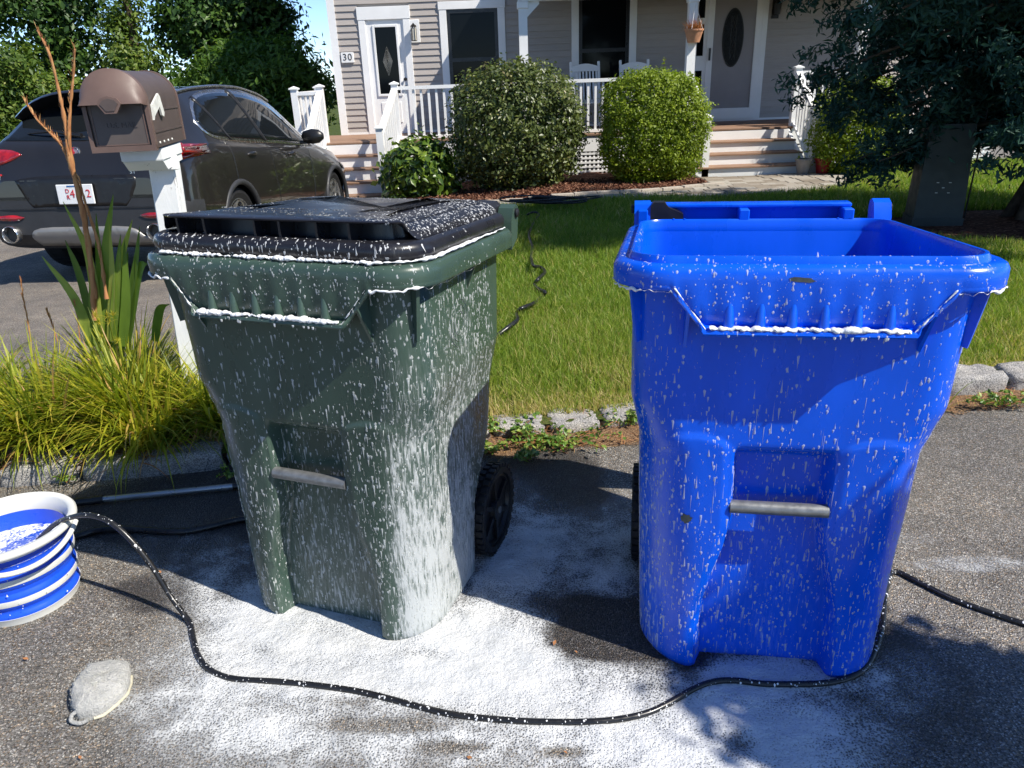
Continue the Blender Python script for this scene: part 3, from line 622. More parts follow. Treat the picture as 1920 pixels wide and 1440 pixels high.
m, nt, b = newmat('window_glass', (.004, .005, .006), .08, .12); co = opos(nt); bump(nt, b, noise(nt, co, 2.5, 2.0), .05, .01); M['glass'] = m
M['grey_door'] = simple('grey_door_paint', (.27, .25, .25), .5, .4, var=.05, scale=4)
M['dark_metal'] = simple('dark_metal', (.02, .018, .016), .4, .5, .3, var=.3)
M['oval_glass'] = simple('leaded_glass', (.014, .013, .012), .25, .15, var=.5, scale=30, bumpd=.003)
M['pale_metal'] = simple('pale_metal', (.55, .54, .5), .35, .5, .4)
YW, YP, DZ = 14.2, 12.5, .5
house = thing('house', 'grey clapboard house with white trim and a railed front porch', 'house', (1.5, YW, 0), world=True)
mb = MB(); mb.box(-2.9, 9.5, YW+.02, YW+8, -.6, 4.4); mb.build('wall', M['siding'], house)
mb = MB(); mb.prism([(YW-.35, 4.35), (YW+4, 6.4), (YW+8.3, 4.35), (YW+8.3, 4.2), (YW+4, 6.2), (YW-.35, 4.2)], -3.2, 9.8, 'yz'); mb.build('roof', M['black_frame'], house)
openings = [(-2.42, -1.53, .4, 2.56), (-1.02, .11, .4, 2.60), (1.26, 2.39, .9, 2.75), (3.28, 4.66, .4, 2.9), (-1.53, -1.37, 1.98, 2.34)]
bm_ = MB(); bm_.add([(0, -.022, 0), (1, -.022, 0), (1, -.003, .104), (0, -.003, .104), (0, .018, 0), (1, .018, 0), (1, .018, .104), (0, .018, .104)], [(0, 1, 2, 3), (4, 7, 6, 5), (0, 4, 5, 1), (3, 2, 6, 7), (0, 3, 7, 4), (1, 5, 6, 2)])
board_me = mesh('siding_board', bm_.V, bm_.F, M['siding'])
z = DZ+.02
while z < 3.05:
    segs = [(-2.81, 7.6)]
    for x0, x1, z0, z1 in openings:
        if z+.05 > z0 and z+.05 < z1:
            ns_ = []
            for a, c in segs:
                if x1 <= a or x0 >= c: ns_.append((a, c)); continue
                if x0 > a: ns_.append((a, x0))
                if x1 < c: ns_.append((x1, c))
            segs = ns_
    for a, c in segs:
        if c-a < .03: continue
        o = link('siding_board', board_me, house); o.location = Vector((a, YW+.003, z))-house.location; o.scale.x = c-a
    z += .1045
def hp(name, mat, parent=house, smooth=None, **k):
    def f(mb): return mb.build(name, mat, parent, smooth, loc=(0, 0, 0) if parent is not house else None)
    return f
mb = MB(); mb.box(-2.93, -2.80, YW-.03, YW+.1, .36, 4.2); mb.build('corner_trim', M['white_paint'], house)
mb = MB(); mb.box(-2.9, 8, YW-.028, YW+.01, DZ-.02, DZ+.035); mb.build('base_trim', M['white_paint'], house)
def frame(x0, x1, z0, z1, t, d=.035, name='door_trim', head=None, bottom=False):
    mb = MB(); h = head or t
    mb.box(x0, x0+t, YW-d, YW+.03, z0, z1-h, .004); mb.box(x1-t, x1, YW-d, YW+.03, z0, z1-h, .004); mb.box(x0-.012, x1+.012, YW-d-.006, YW+.03, z1-h, z1, .004)
    if bottom: mb.box(x0-.03, x1+.03, YW-d-.02, YW+.03, z0-.05, z0, .004)
    return mb.build(name, M['white_paint'], house)
# white side door with glass
frame(-2.42, -1.53, DZ, 2.56, .12, head=.2)
mb = MB(); mb.box(-2.31, -1.645, YW-.005, YW+.03, DZ+.03, 2.37)
d1 = mb.build('door', M['white_paint'], house)
mb = MB(); mb.box(-2.15, -1.79, YW-.016, YW-.004, 1.17, 2.24); mb.build('door_glass', M['glass'], d1)
mb = MB()
for a in ((-2.19, -2.15, 1.13, 2.28), (-1.79, -1.75, 1.13, 2.28)): mb.box(a[0], a[1], YW-.026, YW-.004, a[2], a[3], .004)
mb.box(-2.149, -1.791, YW-.026, YW-.004, 2.24, 2.28, .004); mb.box(-2.149, -1.791, YW-.026, YW-.004, 1.13, 1.17, .004); mb.build('glass_frame', M['white_paint'], d1)
mb = MB(); mb.box(-2.15, -1.97, YW-.018, YW-.004, .68, 1.03, .008); mb.box(-1.95, -1.79, YW-.018, YW-.004, .68, 1.03, .008); mb.build('door_panel', M['white_paint'], d1)
mb = MB()
for k in range(5):
    s = .05+.045*k
    mb.tube([(-1.97-s*.35, YW-.019, 1.70), (-1.97, YW-.019, 1.70+s), (-1.97+s*.35, YW-.019, 1.70), (-1.97, YW-.019, 1.70-s), (-1.97-s*.35, YW-.019, 1.70)], .0022, 5)
mb.build('leading', M['pale_metal'], d1)
for zz in (1.40, 1.27):
    mb = MB(); mb.lathe([(0, -.06), (.022, -.055), (.026, -.035), (.012, -.02), (.02, -.005), (.03, 0)], 14, 'y', (-1.69, YW-.006, zz)); mb.build('door_knob', M['dark_metal'], d1, 40)
# wall lantern and its block, house number
mb = MB(); mb.box(-1.53, -1.37, YW-.03, YW+.03, 1.98, 2.34, .005); mb.build('lantern_block', M['white_paint'], house)
ln = MB(); ln.box(-1.475, -1.455, YW-.12, YW-.03, 2.24, 2.26); ln.lathe([(0, .30), (.012, .285), (.05, .25), (.055, .235)], 6, 'z', (-1.465, YW-.12, 1.99)); ln.lathe([(.04, .0), (.05, .012), (0, .012)], 6, 'z', (-1.465, YW-.12, 2.0))
for k in range(6): a = k*math.pi/3; ln.box(-1.465+.045*math.cos(a)-.004, -1.465+.045*math.cos(a)+.004, YW-.12+.045*math.sin(a)-.004, YW-.12+.045*math.sin(a)+.004, 2.01, 2.226)
lo = ln.build('wall_lantern', M['dark_metal'], house)
mb = MB(); mb.lathe([(.0, 2.012), (.038, 2.013), (.04, 2.2), (0, 2.21)], 6, 'z', (-1.465, YW-.12, 0)); mb.build('lantern_glass', simple('frosted_glass', (.5, .47, .4), .2), lo)
mb = MB(); mb.box(-2.775, -2.555, YW-.045, YW+.0, 1.70, 1.865, .004); plate = mb.build('number_plate', M['white_paint'], house)
def text(name, body, size, mat, parent, M_, ext=.002, spacing=1.0, bold=0.0):
    cu = bpy.data.curves.new(name, 'FONT'); cu.body = body; cu.size = size; cu.extrude = ext; cu.align_x = 'CENTER'; cu.align_y = 'CENTER'; cu.space_character = spacing; cu.offset = bold
    tmp = bpy.data.objects.new('tmp', cu); COL.objects.link(tmp); dg = bpy.context.evaluated_depsgraph_get(); me = bpy.data.meshes.new_from_object(tmp.evaluated_get(dg)); bpy.data.objects.remove(tmp)
    me.transform(M_); me.materials.clear(); me.materials.append(mat); me.name = name
    o = bpy.data.objects.new(name, me); COL.objects.link(o); o.parent = parent; return o
FACE = Matrix.Rotation(math.pi/2, 4, 'X')              # text standing up and facing -y
text('house_number', '30', .155, M['dark_metal'], plate, Matrix.Translation((-2.665, YW-.047, 1.785)) @ FACE, .002, 1.15)
# dark storm windows
for x0, x1, z0, z1, mid in ((-1.02, .11, .62, 2.60, 1.68), (1.26, 2.39, .95, 2.75, 1.75)):
    frame(x0, x1, z0, z1, .125, name='window_trim', bottom=True)
    mb = MB(); a, c, e, g = x0+.125, x1-.125, z0+.0, z1-.125
    mb.box(a, a+.06, YW-.02, YW+.03, e, g); mb.box(c-.06, c, YW-.02, YW+.03, e, g); mb.box(a+.06, c-.06, YW-.02, YW+.03, g-.06, g); mb.box(a+.06, c-.06, YW-.02, YW+.03, e, e+.08); mb.box(a+.06, c-.06, YW-.024, YW+.03, mid-.03, mid+.03)
    wd = mb.build('window', M['black_frame'], house)
    for q0, q1 in ((e+.08, mid-.03), (mid+.03, g-.06)):
        mb = MB(); mb.box(a+.06, c-.06, YW-.006, YW+.03, q0, q1); mb.build('pane', M['glass'], wd)
# grey front door with oval glass, storm-door frame, sidelight
frame(3.28, 4.66, DZ, 2.9, .10)
mb = MB(); mb.box(3.62, 3.73, YW-.05, YW+.03, DZ+.03, 2.8, .004); mb.box(4.455, 4.565, YW-.05, YW+.03, DZ+.03, 2.8, .004); mb.box(3.73, 4.455, YW-.05, YW+.03, DZ+.03, .72, .004); mb.box(3.38, 3.62, YW-.03, YW+.03, DZ+.03, 2.8); mb.build('storm_door_frame', M['white_paint'], house)
mb = MB(); mb.box(3.73, 4.455, YW-.02, YW+.03, .72, 2.8); d2 = mb.build('door', M['grey_door'], house)
def ell(rx, rz, n=40): return [(4.075+rx*math.cos(2*math.pi*k/n), 1.87+rz*math.sin(2*math.pi*k/n)) for k in range(n)]
mb = MB(); mb.prism(ell(.185, .47), YW-.034, YW-.019, 'xz'); og = mb.build('oval_frame', M['dark_metal'], d2)
mb = MB(); mb.prism(ell(.165, .445), YW-.040, YW-.03, 'xz'); mb.build('oval_glass', M['oval_glass'], d2)
mb = MB()
for k in range(3):
    for s in (-1, 1): mb.tube([(4.075+s*.05*math.sin(t*math.pi*2+k), YW-.043, 1.87+(t-.5)*.7) for t in np.linspace(0, 1, 20)], .003, 5)
mb.build('leading', M['dark_metal'], d2)
mb = MB(); mb.box(3.66, 3.685, YW-.10, YW-.05, 1.52, 1.72, .006); mb.build('door_handle', M['black_frame'], d2)
for z0, z1 in ((.78, 1.36), (1.6, 2.1), (2.2, 2.7)):
    mb = MB(); mb.box(3.45, 3.56, YW-.038, YW-.02, z0, z1); mb.build('sidelight_pane', M['glass'], house)
mb = MB(); mb.lathe([(0, .0), (.05, .01), (.06, .16), (.07, .17), (.02, .23), (0, .24)], 6, 'z', (4.78, YW-.12, 2.2)); mb.box(4.72, 4.84, YW-.03, YW+.03, 2.15, 2.5); mb.build('wall_lantern', M['dark_metal'], house)
# porch deck, fascia, lattice
for k in range(13):
    y0 = YP-.12+k*.1405; mb = MB(); mb.box(-3.3, 8, y0, y0+.135, DZ-.03, DZ, .003); mb.build('deck_board', M['deck'], house)
mb = MB(); mb.box(-1.7, 2.85, YP-.10, YP-.07, .23, DZ-.032); mb.box(4.62, 8, YP-.10, YP-.07, .23, DZ-.032); mb.box(-3.3, -2.86, YP-.10, YP-.07, -.5, DZ-.032); mb.build('fascia', M['white_paint'], house)
mb = MB(); mb.box(-3.25, 7.9, YP+.3, YP+.33, -.5, DZ-.04); mb.build('crawl_space_wall', M['black_frame'], house)
for x0, x1 in ((-1.68, 2.83), (4.64, 7.9)):
    mb = MB(); x = x0
    while x < x1: mb.box(x, x+.03, YP-.088, YP-.082, -.32, .23); x += .068
    for k in range(8): mb.box(x0, x1, YP-.096, YP-.0885, -.30+k*.068, -.27+k*.068)
    mb.box(x0, x1, YP-.104, YP-.0965, -.34, -.24); mb.build('lattice_panel', M['white_paint'], house)
# steps
def stairs(x0, x1, zbot, n, yfront, run):
    hs = (DZ-zbot)/n
    for k in range(n):
        z1 = zbot+hs*(k+1); y0 = yfront+run*k
        mb = MB(); mb.box(x0, x1, y0, y0+.02, zbot+hs*k-.01, z1-.03); mb.build('riser', M['white_paint'], house)
        if k < n-1: mb = MB(); mb.box(x0-.02, x1+.02, y0-.03, y0+run+.0, z1-.028, z1, .004); mb.build('tread', M['deck'], house)
    for xx in (x0-.045, x1+.005):
        mb = MB(); mb.prism([(yfront-.01, zbot-.1), (yfront-.01, zbot+hs-.035), (YP-.13, DZ-.035), (YP-.13, zbot-.1)], xx, xx+.04, 'yz'); mb.build('stringer', M['white_paint'], house)
stairs(-2.80, -1.80, -.36, 5, 11.36, .235); stairs(2.92, 4.52, -.13, 4, 11.45, .27)
# railings
def newel(x, y, z0, z1, w=.10):
    mb = MB(); mb.box(x-w/2, x+w/2, y-w/2, y+w/2, z0, z1-.05); mb.box(x-w/2-.02, x+w/2+.02, y-w/2-.02, y+w/2+.02, z1-.05, z1-.03); h = w/2+.015
    mb.add([(x-h, y-h, z1-.03), (x+h, y-h, z1-.03), (x+h, y+h, z1-.03), (x-h, y+h, z1-.03), (x, y, z1)], [(0, 1, 4), (1, 2, 4), (2, 3, 4), (3, 0, 4), (3, 2, 1, 0)]); mb.build('newel_post', M['white_paint'], house)
bal = MB().box(-.018, .018, -.018, .018, 0, 1); bal_me = mesh('baluster', bal.V, bal.F, M['white_paint'])
def railing(A, B, zb_, zt, slopeB=0.0, sp=.115):
    A = Vector((*A, 0)); B = Vector((*B, 0)); L = (B-A).length; n = max(2, int(L/sp)); d = (B-A)/L
    for zz, hh, ww in ((zt, .05, .09), (zb_, .045, .06)):
        s = Vector((-d.y, d.x, 0))*ww/2; V = []
        for P, dz in ((A, 0), (B, slopeB)):
            for sg in (-1, 1):
                for h in (-hh, 0): V.append(P+s*sg+Vector((0, 0, zz+dz+h)))
        o = obj('rail', V, [(0, 1, 3, 2), (4, 6, 7, 5), (0, 4, 5, 1), (2, 3, 7, 6), (1, 5, 7, 3), (0, 2, 6, 4)], M['white_paint'], house)
    for k in range(1, n):
        P = A+d*(L*k/n); dz = slopeB*k/n; o = link('baluster', bal_me, house); o.location = P+Vector((0, 0, zb_+dz-.01))-house.location; o.scale.z = zt-zb_-.03
newel(-1.67, YP, DZ, 1.38); newel(-1.80, 11.42, -.3, .80); railing((-1.67, YP-.05), (-1.80, 11.47), DZ+.07, 1.28, -.58, .10)
newel(-2.84, YP, DZ, 1.38); newel(-2.86, 11.42, -.3, .78); railing((-2.84, YP-.05), (-2.86, 11.47), DZ+.07, 1.28, -.58, .10)
newel(-3.24, YP, DZ-.2, 1.36); railing((-3.19, YP), (-2.89, YP), DZ+.08, 1.27, 0, .06); newel(-3.24, YW-.1, DZ-.2, 1.36); railing((-3.24, YP+.05), (-3.24, YW-.15), DZ+.08, 1.27)
def column(x, cap=2.42):
    mb = MB(); mb.box(x-.065, x+.065, YP-.065, YP+.065, DZ, cap); mb.box(x-.085, x+.085, YP-.085, YP+.085, DZ, DZ+.12, .01); mb.box(x-.085, x+.085, YP-.085, YP+.085, cap-.1, cap, .01); mb.build('porch_column', M['white_paint'], house)
for x in (.37, 2.95, 5.6): column(x)
railing((-1.62, YP), (.30, YP), DZ+.06, 1.30); railing((.44, YP), (2.88, YP), DZ+.06, 1.31)
newel(3.02, 11.5, -.13, .78); newel(4.66, 11.5, -.13, .80); newel(4.66, YP, DZ, 1.40); railing((4.66, YP-.05), (4.66, 11.55), DZ+.07, 1.30, -.57, .10); railing((4.71, YP), (5.54, YP), DZ+.06, 1.31); railing((2.97, YP-.07), (3.02, 11.55), DZ+.07, 1.28, -.57, .10)
mb = MB(); mb.box(.30, 8, YP-.09, YP+.09, 2.42, 2.72); mb.box(.22, 8, YP-.3, YP-.09, 2.62, 2.74); mb.build('porch_beam', M['white_paint'], house)
mb = MB(); mb.box(.24, 8, YP-.42, YW, 2.74, 2.80); mb.prism([(YP-.45, 2.80), (YW, 3.35), (YW, 2.80)], .24, 8, 'yz'); mb.build('porch_roof', M['black_frame'], house)
mb = MB(); mb.prism([(.37, 2.42), (.62, 2.42), (.62, 2.38), (.43, 2.20)], YP-.03, YP+.03, 'xz'); mb.build('corner_bracket', M['white_paint'], house)

# rocking chairs on the porch
def rocker(x, y, label):
    t = thing('rocking_chair', label, 'chair', (x, y, DZ), (0, 0, R(6)), 'white rocking chairs on the porch'); W = M['white_paint']
    for s in (-1, 1):
        mb = MB(); mb.tube([(s*.24, -.42+.84*u, .035+.10*(2*u-1)**2) for u in np.linspace(0, 1, 12)], .018, 6); mb.build('rocker', W, t, 40)
        mb = MB(); mb.box(s*.24-.02, s*.24+.02, .16, .20, .05, 1.08, .006); mb.xform(Matrix.Translation((0, .18, .4)) @ Matrix.Rotation(R(-9), 4, 'X') @ Matrix.Translation((0, -.18, -.4))); mb.build('back_post', W, t)
        mb = MB(); mb.box(s*.24-.02, s*.24+.02, -.26, -.22, .05, .62, .006); mb.build('front_leg', W, t)
        mb = MB(); mb.box(s*.24-.04, s*.24+.04, -.30, .2, .62, .645, .006); mb.build('arm', W, t)
    for k in range(7): mb = MB(); mb.box(-.24, .24, -.25+k*.065, -.20+k*.065, .42, .44, .004); mb.build('seat_slat', W, t)
    mb = MB(); mb.prism([(-.24, .92), (-.24, .99)]+[(-.24+.48*u, .99+.05*math.sin(u*math.pi)) for u in np.linspace(0, 1, 9)]+[(.24, .92)], .245, .275, 'xz'); mb.build('crest_rail', W, t)
    for k in range(8): xx = -.2+k*.057; mb = MB(); mb.add([(xx-.014, .185, .46), (xx+.014, .185, .46), (xx+.014, .265, .93), (xx-.014, .265, .93), (xx-.014, .2, .46), (xx+.014, .2, .46), (xx+.014, .28, .93), (xx-.014, .28, .93)], [(0, 1, 2, 3), (7, 6, 5, 4), (0, 4, 5, 1), (2, 6, 7, 3), (0, 3, 7, 4), (1, 5, 6, 2)]); mb.build('back_slat', W, t)
rocker(1.46, 13.35, 'white wooden rocking chair on the porch, beside the storm window edge towards the side door'); rocker(2.30, 13.35, 'white wooden rocking chair on the porch, the one nearer the grey front door')
# ------------------------------------------------------------------ foliage
def leaves(P, size, tint, up=.35, out=None, aspect=.55):
    n = len(P); P = np.asarray(P, float); nm = RNG.normal(size=(n, 3)); nm /= np.linalg.norm(nm, axis=1)[:, None]
    if out is not None: nm = nm*.75+out*.8
    nm[:, 2] += up; nm /= np.linalg.norm(nm, axis=1)[:, None]
    a = np.cross(nm, RNG.normal(size=(n, 3))); a /= np.maximum(np.linalg.norm(a, axis=1), 1e-6)[:, None]; c = np.cross(nm, a)
    s = (size*RNG.uniform(.6, 1.35, n))[:, None]; V = np.zeros((n, 4, 3))
    V[:, 0] = P-a*s*.5; V[:, 1] = P+c*s*aspect*.5+nm*s*.10; V[:, 2] = P+a*s*.55; V[:, 3] = P-c*s*aspect*.5+nm*s*.10
    i = (np.arange(n)*4)[:, None]; F = np.concatenate([i+np.array([[0, 1, 2]]), i+np.array([[0, 2, 3]])])
    return V.reshape(-1, 3), F, np.repeat(tint, 4)
def crown_pts(blobs, n, clump=.16, per=38, shell=.62):
    # blobs (cx,cy,cz,rx,ry,rz): leaves in clumps, most of them near the surface
    B = np.array(blobs, float); vol = (B[:, 3]*B[:, 4]*B[:, 5])**(.75); vol /= vol.sum(); nc = max(1, n//per)
    k = RNG.choice(len(B), nc, p=vol); d = RNG.normal(size=(nc, 3)); d /= np.linalg.norm(d, axis=1)[:, None]
    r = np.where(RNG.random(nc) < .8, RNG.uniform(shell, 1.04, nc), RNG.uniform(.15, .9, nc)); C = B[k, :3]+d*r[:, None]*B[k, 3:]
    q = RNG.integers(0, nc, n); cs = clump*RNG.uniform(.6, 1.3, nc)
    P = C[q]+RNG.normal(size=(n, 3))*cs[q][:, None]*np.array([1, 1, .75]); ct = RNG.uniform(0, 1, nc)
    tint = np.clip(ct[q]*.6+RNG.random(n)*.4, 0, 1); return P, tint, d[q], C, k
M['bark'] = simple('bark', (.09, .065, .045), .9, .2, var=.4, scale=18, bumpd=.01)
def trunk_mb(base, top, r0, r1, limbs, seed):
    rs = random.Random(seed); mb = MB(); A, B = Vector(base), Vector(top); n = 9; pts = [A.lerp(B, i/n)+Vector((rs.uniform(-1, 1), rs.uniform(-1, 1), 0))*r0*.35*(i > 0) for i in range(n+1)]
    mb.tube(pts, [r0*(1.35 if i == 0 else 1)*(1-i/n)+r1*i/n for i in range(n+1)], 10)
    for L, u in limbs:
        S = A.lerp(B, u); E = Vector(L); mid = S.lerp(E, .5)+Vector((0, 0, -.04*(E-S).length)); rr = (r0*(1-u)+r1*u)*.6
        mb.tube(bez([S, mid, E], 4), list(np.linspace(rr, rr*.2, 9)), 7)
    return mb
def tree(name, label, base, top, r0, blobs, nleaf, size, mat, seed, clump=.22, group=None, cat='tree', shell=.62, up=.35, per=38, aspect=.55):
    t = thing(name, label, cat, base, group=group, world=True)
    limbs = [((b_[0], b_[1], b_[2]), min(.9, max(.25, (b_[2]-base[2])/max(.5, top[2]-base[2])*.75))) for b_ in blobs[:10]]
    trunk_mb(base, top, r0, r0*.3, limbs, seed).build('trunk', M['bark'], t, 60)
    P, tint, d, C, k = crown_pts(blobs, nleaf, clump, per, shell); V, F, T = leaves(P, size, tint, up, d, aspect); o = obj('crown', V, F, mat, t); set_attr(o.data, 'tint', T); return t, C
M['leaf_dark'] = leafmat('dark_tree_leaf', [(0, (.018, .045, .012)), (.5, (.045, .10, .02)), (.85, (.09, .165, .028)), (1, (.16, .23, .045))], .45, .3)
M['leaf_light'] = leafmat('light_tree_leaf', [(0, (.03, .07, .012)), (.5, (.075, .15, .022)), (.85, (.13, .21, .03)), (1, (.22, .28, .05))], .45, .4)
M['leaf_vine'] = leafmat('vine_leaf', [(0, (.04, .08, .014)), (.5, (.10, .165, .025)), (.85, (.18, .23, .04)), (1, (.32, .28, .07))], .5, .35)
def pb(px, py, y, rpx, rpy, ry=None):                  # blob seen at a pixel, standing at distance y
    c = aty(px, py, y); dep = (c-CAMO).dot(FW); s = dep/CF; return (c.x, c.y, c.z, rpx*s, ry or (rpx*s), rpy*s)
def base_of(blobs, z=-.5): B = np.array(blobs); return (float(B[:, 0].mean()), float(B[:, 1].mean()), z)
b1 = [pb(50, 40, 17.5, 110, 90), pb(125, 30, 17.8, 60, 90), pb(150, 110, 17.6, 60, 80), pb(40, -60, 17.5, 150, 90), pb(110, 190, 17.7, 80, 60), pb(165, 180, 17.8, 24, 40)]
tree('deciduous_tree', 'large dark leafy tree at the driveway end, hung with vines', base_of(b1), (b1[3][0], b1[3][1], b1[3][2]), .22, b1, 15000, .13, M['leaf_dark'], 1, .2, 'trees beyond the driveway')
b2 = [pb(235, 70, 17.2, 34, 60), pb(240, 30, 17.2, 26, 34), pb(250, 120, 17.2, 50, 40), pb(250, 175, 17.2, 40, 34)]
tree('deciduous_tree', 'broken trunk smothered in yellowish vine, with a bare snag on top', base_of(b2), (b2[1][0], b2[1][1], b2[1][2]+.5), .2, b2, 5500, .10, M['leaf_vine'], 2, .13, 'trees beyond the driveway')
b3 = [pb(400, 40, 18.5, 90, 70), pb(470, 60, 18.5, 70, 90), pb(350, 65, 18.6, 50, 40), pb(440, -40, 18.5, 100, 70), pb(525, 40, 18.6, 24, 50), pb(330, 20, 18.5, 34, 40), pb(380, 120, 18.5, 40, 36)]
tree('deciduous_tree', 'broad dark tree between the vine-covered trunk and the house', base_of(b3), (b3[3][0], b3[3][1], b3[3][2]), .24, b3, 17000, .14, M['leaf_dark'], 3, .2, 'trees beyond the driveway')
b4 = [pb(520, 130, 16.2, 70, 50), pb(450, 130, 16.4, 60, 40), pb(565, 160, 16.2, 40, 44), pb(400, 165, 16.6, 60, 40), pb(500, 190, 16.2, 90, 50), pb(535, 100, 16.4, 26, 22)]
tree('sumac_tree', 'low bright green feathery tree beside the house corner', base_of(b4), (b4[0][0], b4[0][1], b4[0][2]), .09, b4, 14000, .15, M['leaf_light'], 4, .2, 'trees beyond the driveway', aspect=.32)
b5 = [pb(30, 130, 15.5, 60, 46), pb(20, 200, 15.5, 90, 70), pb(90, 190, 15.6, 60, 60), pb(-60, 160, 15.5, 80, 80), pb(130, 230, 15.7, 70, 50), pb(-20, 260, 15.5, 110, 60)]
tree('vine_thicket', 'pale green ivy-covered thicket behind the parked car', base_of(b5), (b5[0][0], b5[0][1], b5[0][2]), .12, b5, 17000, .10, M['leaf_vine'], 5, .16, cat='thicket')
b6 = [pb(318, 140, 21, 20, 26), pb(300, 170, 21, 30, 20), pb(340, 175, 21, 30, 20), pb(195, 150, 21, 20, 30), pb(200, 200, 21, 60, 30), pb(590, 190, 21, 60, 40)]
tree('sapling', 'slim distant sapling seen through the gap between the trees', base_of(b6), (b6[0][0], b6[0][1], b6[0][2]), .06, b6, 3500, .14, M['leaf_light'], 6, .2, 'trees beyond the driveway')

# shrubs in front of the porch
M['shrub_olive'] = leafmat('olive_shrub_leaf', [(0, (.03, .05, .013)), (.5, (.085, .115, .026)), (.85, (.15, .18, .045)), (1, (.27, .22, .1))], .4, .25, .5)
M['shrub_lime'] = leafmat('lime_shrub_leaf', [(0, (.075, .12, .008)), (.5, (.17, .24, .012)), (.85, (.25, .32, .02)), (1, (.36, .40, .04))], .5, .35)
M['shrub_glossy'] = leafmat('glossy_shrub_leaf', [(0, (.02, .05, .01)), (.45, (.07, .13, .015)), (.8, (.17, .25, .03)), (1, (.34, .38, .07))], .3, .25, .6)
def shrub(name, label, c, r, base_z, n, size, mat, seed, sq=2.6, jit=.05, aspect=.55, per=20, clump=.05, twigs=0):
    t = thing(name, label, 'shrub', (c[0], c[1], base_z), world=True); rs = np.random.default_rng(seed)
    d = rs.normal(size=(n, 3)); d /= np.linalg.norm(d, axis=1)[:, None]; k = (np.abs(d)**sq).sum(1)**(-1/sq)      # squarish ball
    nc = n//per; dc = d[:nc]*k[:nc, None]; rad = np.where(rs.random(nc) < .7, rs.uniform(.86, 1.0, nc), rs.uniform(.45, .92, nc))+rs.normal(0, jit, nc)*.5
    lump = 1+.05*np.sin(dc[:, 0]*5+seed)*np.sin(dc[:, 2]*6+1)+.03*np.sin(dc[:, 1]*9)
    C = np.array(c)+dc*(rad*lump)[:, None]*np.array(r); q = rs.integers(0, nc, n); P = C[q]+rs.normal(size=(n, 3))*clump; P[:, 2] = np.maximum(P[:, 2], base_z+.02)
    ct = rs.random(nc); tint = np.clip(ct[q]*.55+rs.random(n)*.45, 0, 1); V, F, T = leaves(P, size, tint, .25, dc[q], aspect)
    stem = MB()
    for s in range(7):
        a = s*.9; stem.tube(bez([(c[0]+.04*math.cos(a), c[1]+.04*math.sin(a), base_z-.05), (c[0]+r[0]*.3*math.cos(a), c[1]+r[1]*.3*math.sin(a), base_z+.4*r[2]), (c[0]+r[0]*.75*math.cos(a), c[1]+r[1]*.75*math.sin(a), c[2]+.3*r[2])], 4), list(np.linspace(.022, .006, 9)), 6)
    stem.build('stem', M['bark'], t, 60)
    if twigs:
        tw = MB(); PT = []
        for s in range(twigs):
            a, rr = rs.uniform(0, 6.28), rs.uniform(.1, .8); p0 = Vector((c[0]+r[0]*rr*math.cos(a), c[1]+r[1]*rr*math.sin(a), c[2]+r[2]*.8*math.sqrt(1-rr*rr)+.05)); p1 = p0+Vector((rs.uniform(-.06, .06), rs.uniform(-.06, .06), rs.uniform(.12, .3))); tw.tube([p0, p0.lerp(p1, .5), p1], [.005, .004, .002], 4)
            for u in np.linspace(.2, 1, 14): PT.append(np.array(p0.lerp(p1, float(u)))+rs.normal(0, .018, 3))
        tw.build('twig', M['bark'], t); V2, F2, T2 = leaves(np.array(PT), size*.9, rs.uniform(.55, 1, len(PT)), .5, None, aspect); F = np.concatenate([F, F2+len(V)]); V = np.concatenate([V, V2]); T = np.concatenate([T, T2])
    o = obj('foliage', V, F, mat, t); set_attr(o.data, 'tint', T); return t
shrub('leafy_shrub', 'low yellow-green broad-leaved shrub beside the side steps', (-1.22, 11.15, .10), (.50, .42, .46), -.22, 3200, .13, M['shrub_glossy'], 1, 2.2, .12, .5, 6, .07)
shrub('round_shrub', 'large dull olive rounded shrub with stray twigs before the porch rail', (.20, 11.25, .66), (.90, .75, .86), -.17, 34000, .054, M['shrub_olive'], 2, 2.5, .09, .6, 14, .055, 26)
shrub('clipped_shrub', 'bright lime clipped round bush beside the front steps', (2.16, 11.2, .62), (.73, .66, .76), -.14, 42000, .04, M['shrub_lime'], 3, 3.0, .03, .6, 10, .035, 2)
shrub('clipped_shrub', 'darker clipped bush half hidden under the conifer beside the steps', (5.15, 11.3, .55), (.58, .5, .66), -.12, 20000, .045, M['shrub_lime'], 4, 2.8, .06, .6, 12, .045)

# big dark conifer over the right side of the lawn
M['conifer'] = leafmat('conifer_needle', [(0, (.010, .030, .024)), (.5, (.024, .068, .052)), (.85, (.045, .105, .078)), (1, (.10, .14, .065))], .6, .15, .2)
TB = (5.05, 6.95, -.1); t = thing('conifer_tree', 'big dark blue-green conifer spreading over the right of the lawn', 'tree', TB, world=True)
rs = np.random.default_rng(33); tm = MB(); C = []
tm.tube(bez([(5.05, 6.95, -.12), (5.03, 6.95, .3), (5.08, 6.92, 1.2), (5.1, 6.9, 2.6), (5.12, 6.9, 5.0)], 4), list(np.linspace(.24, .07, 17)), 12)
for k in range(9):
    a = k*.7; tm.tube([(5.05+.17*math.cos(a), 6.95+.17*math.sin(a), .35), (5.05+.3*math.cos(a), 6.95+.3*math.sin(a), -.02), (5.05+.55*math.cos(a), 6.95+.55*math.sin(a), -.13)], [.05, .06, .02], 6)
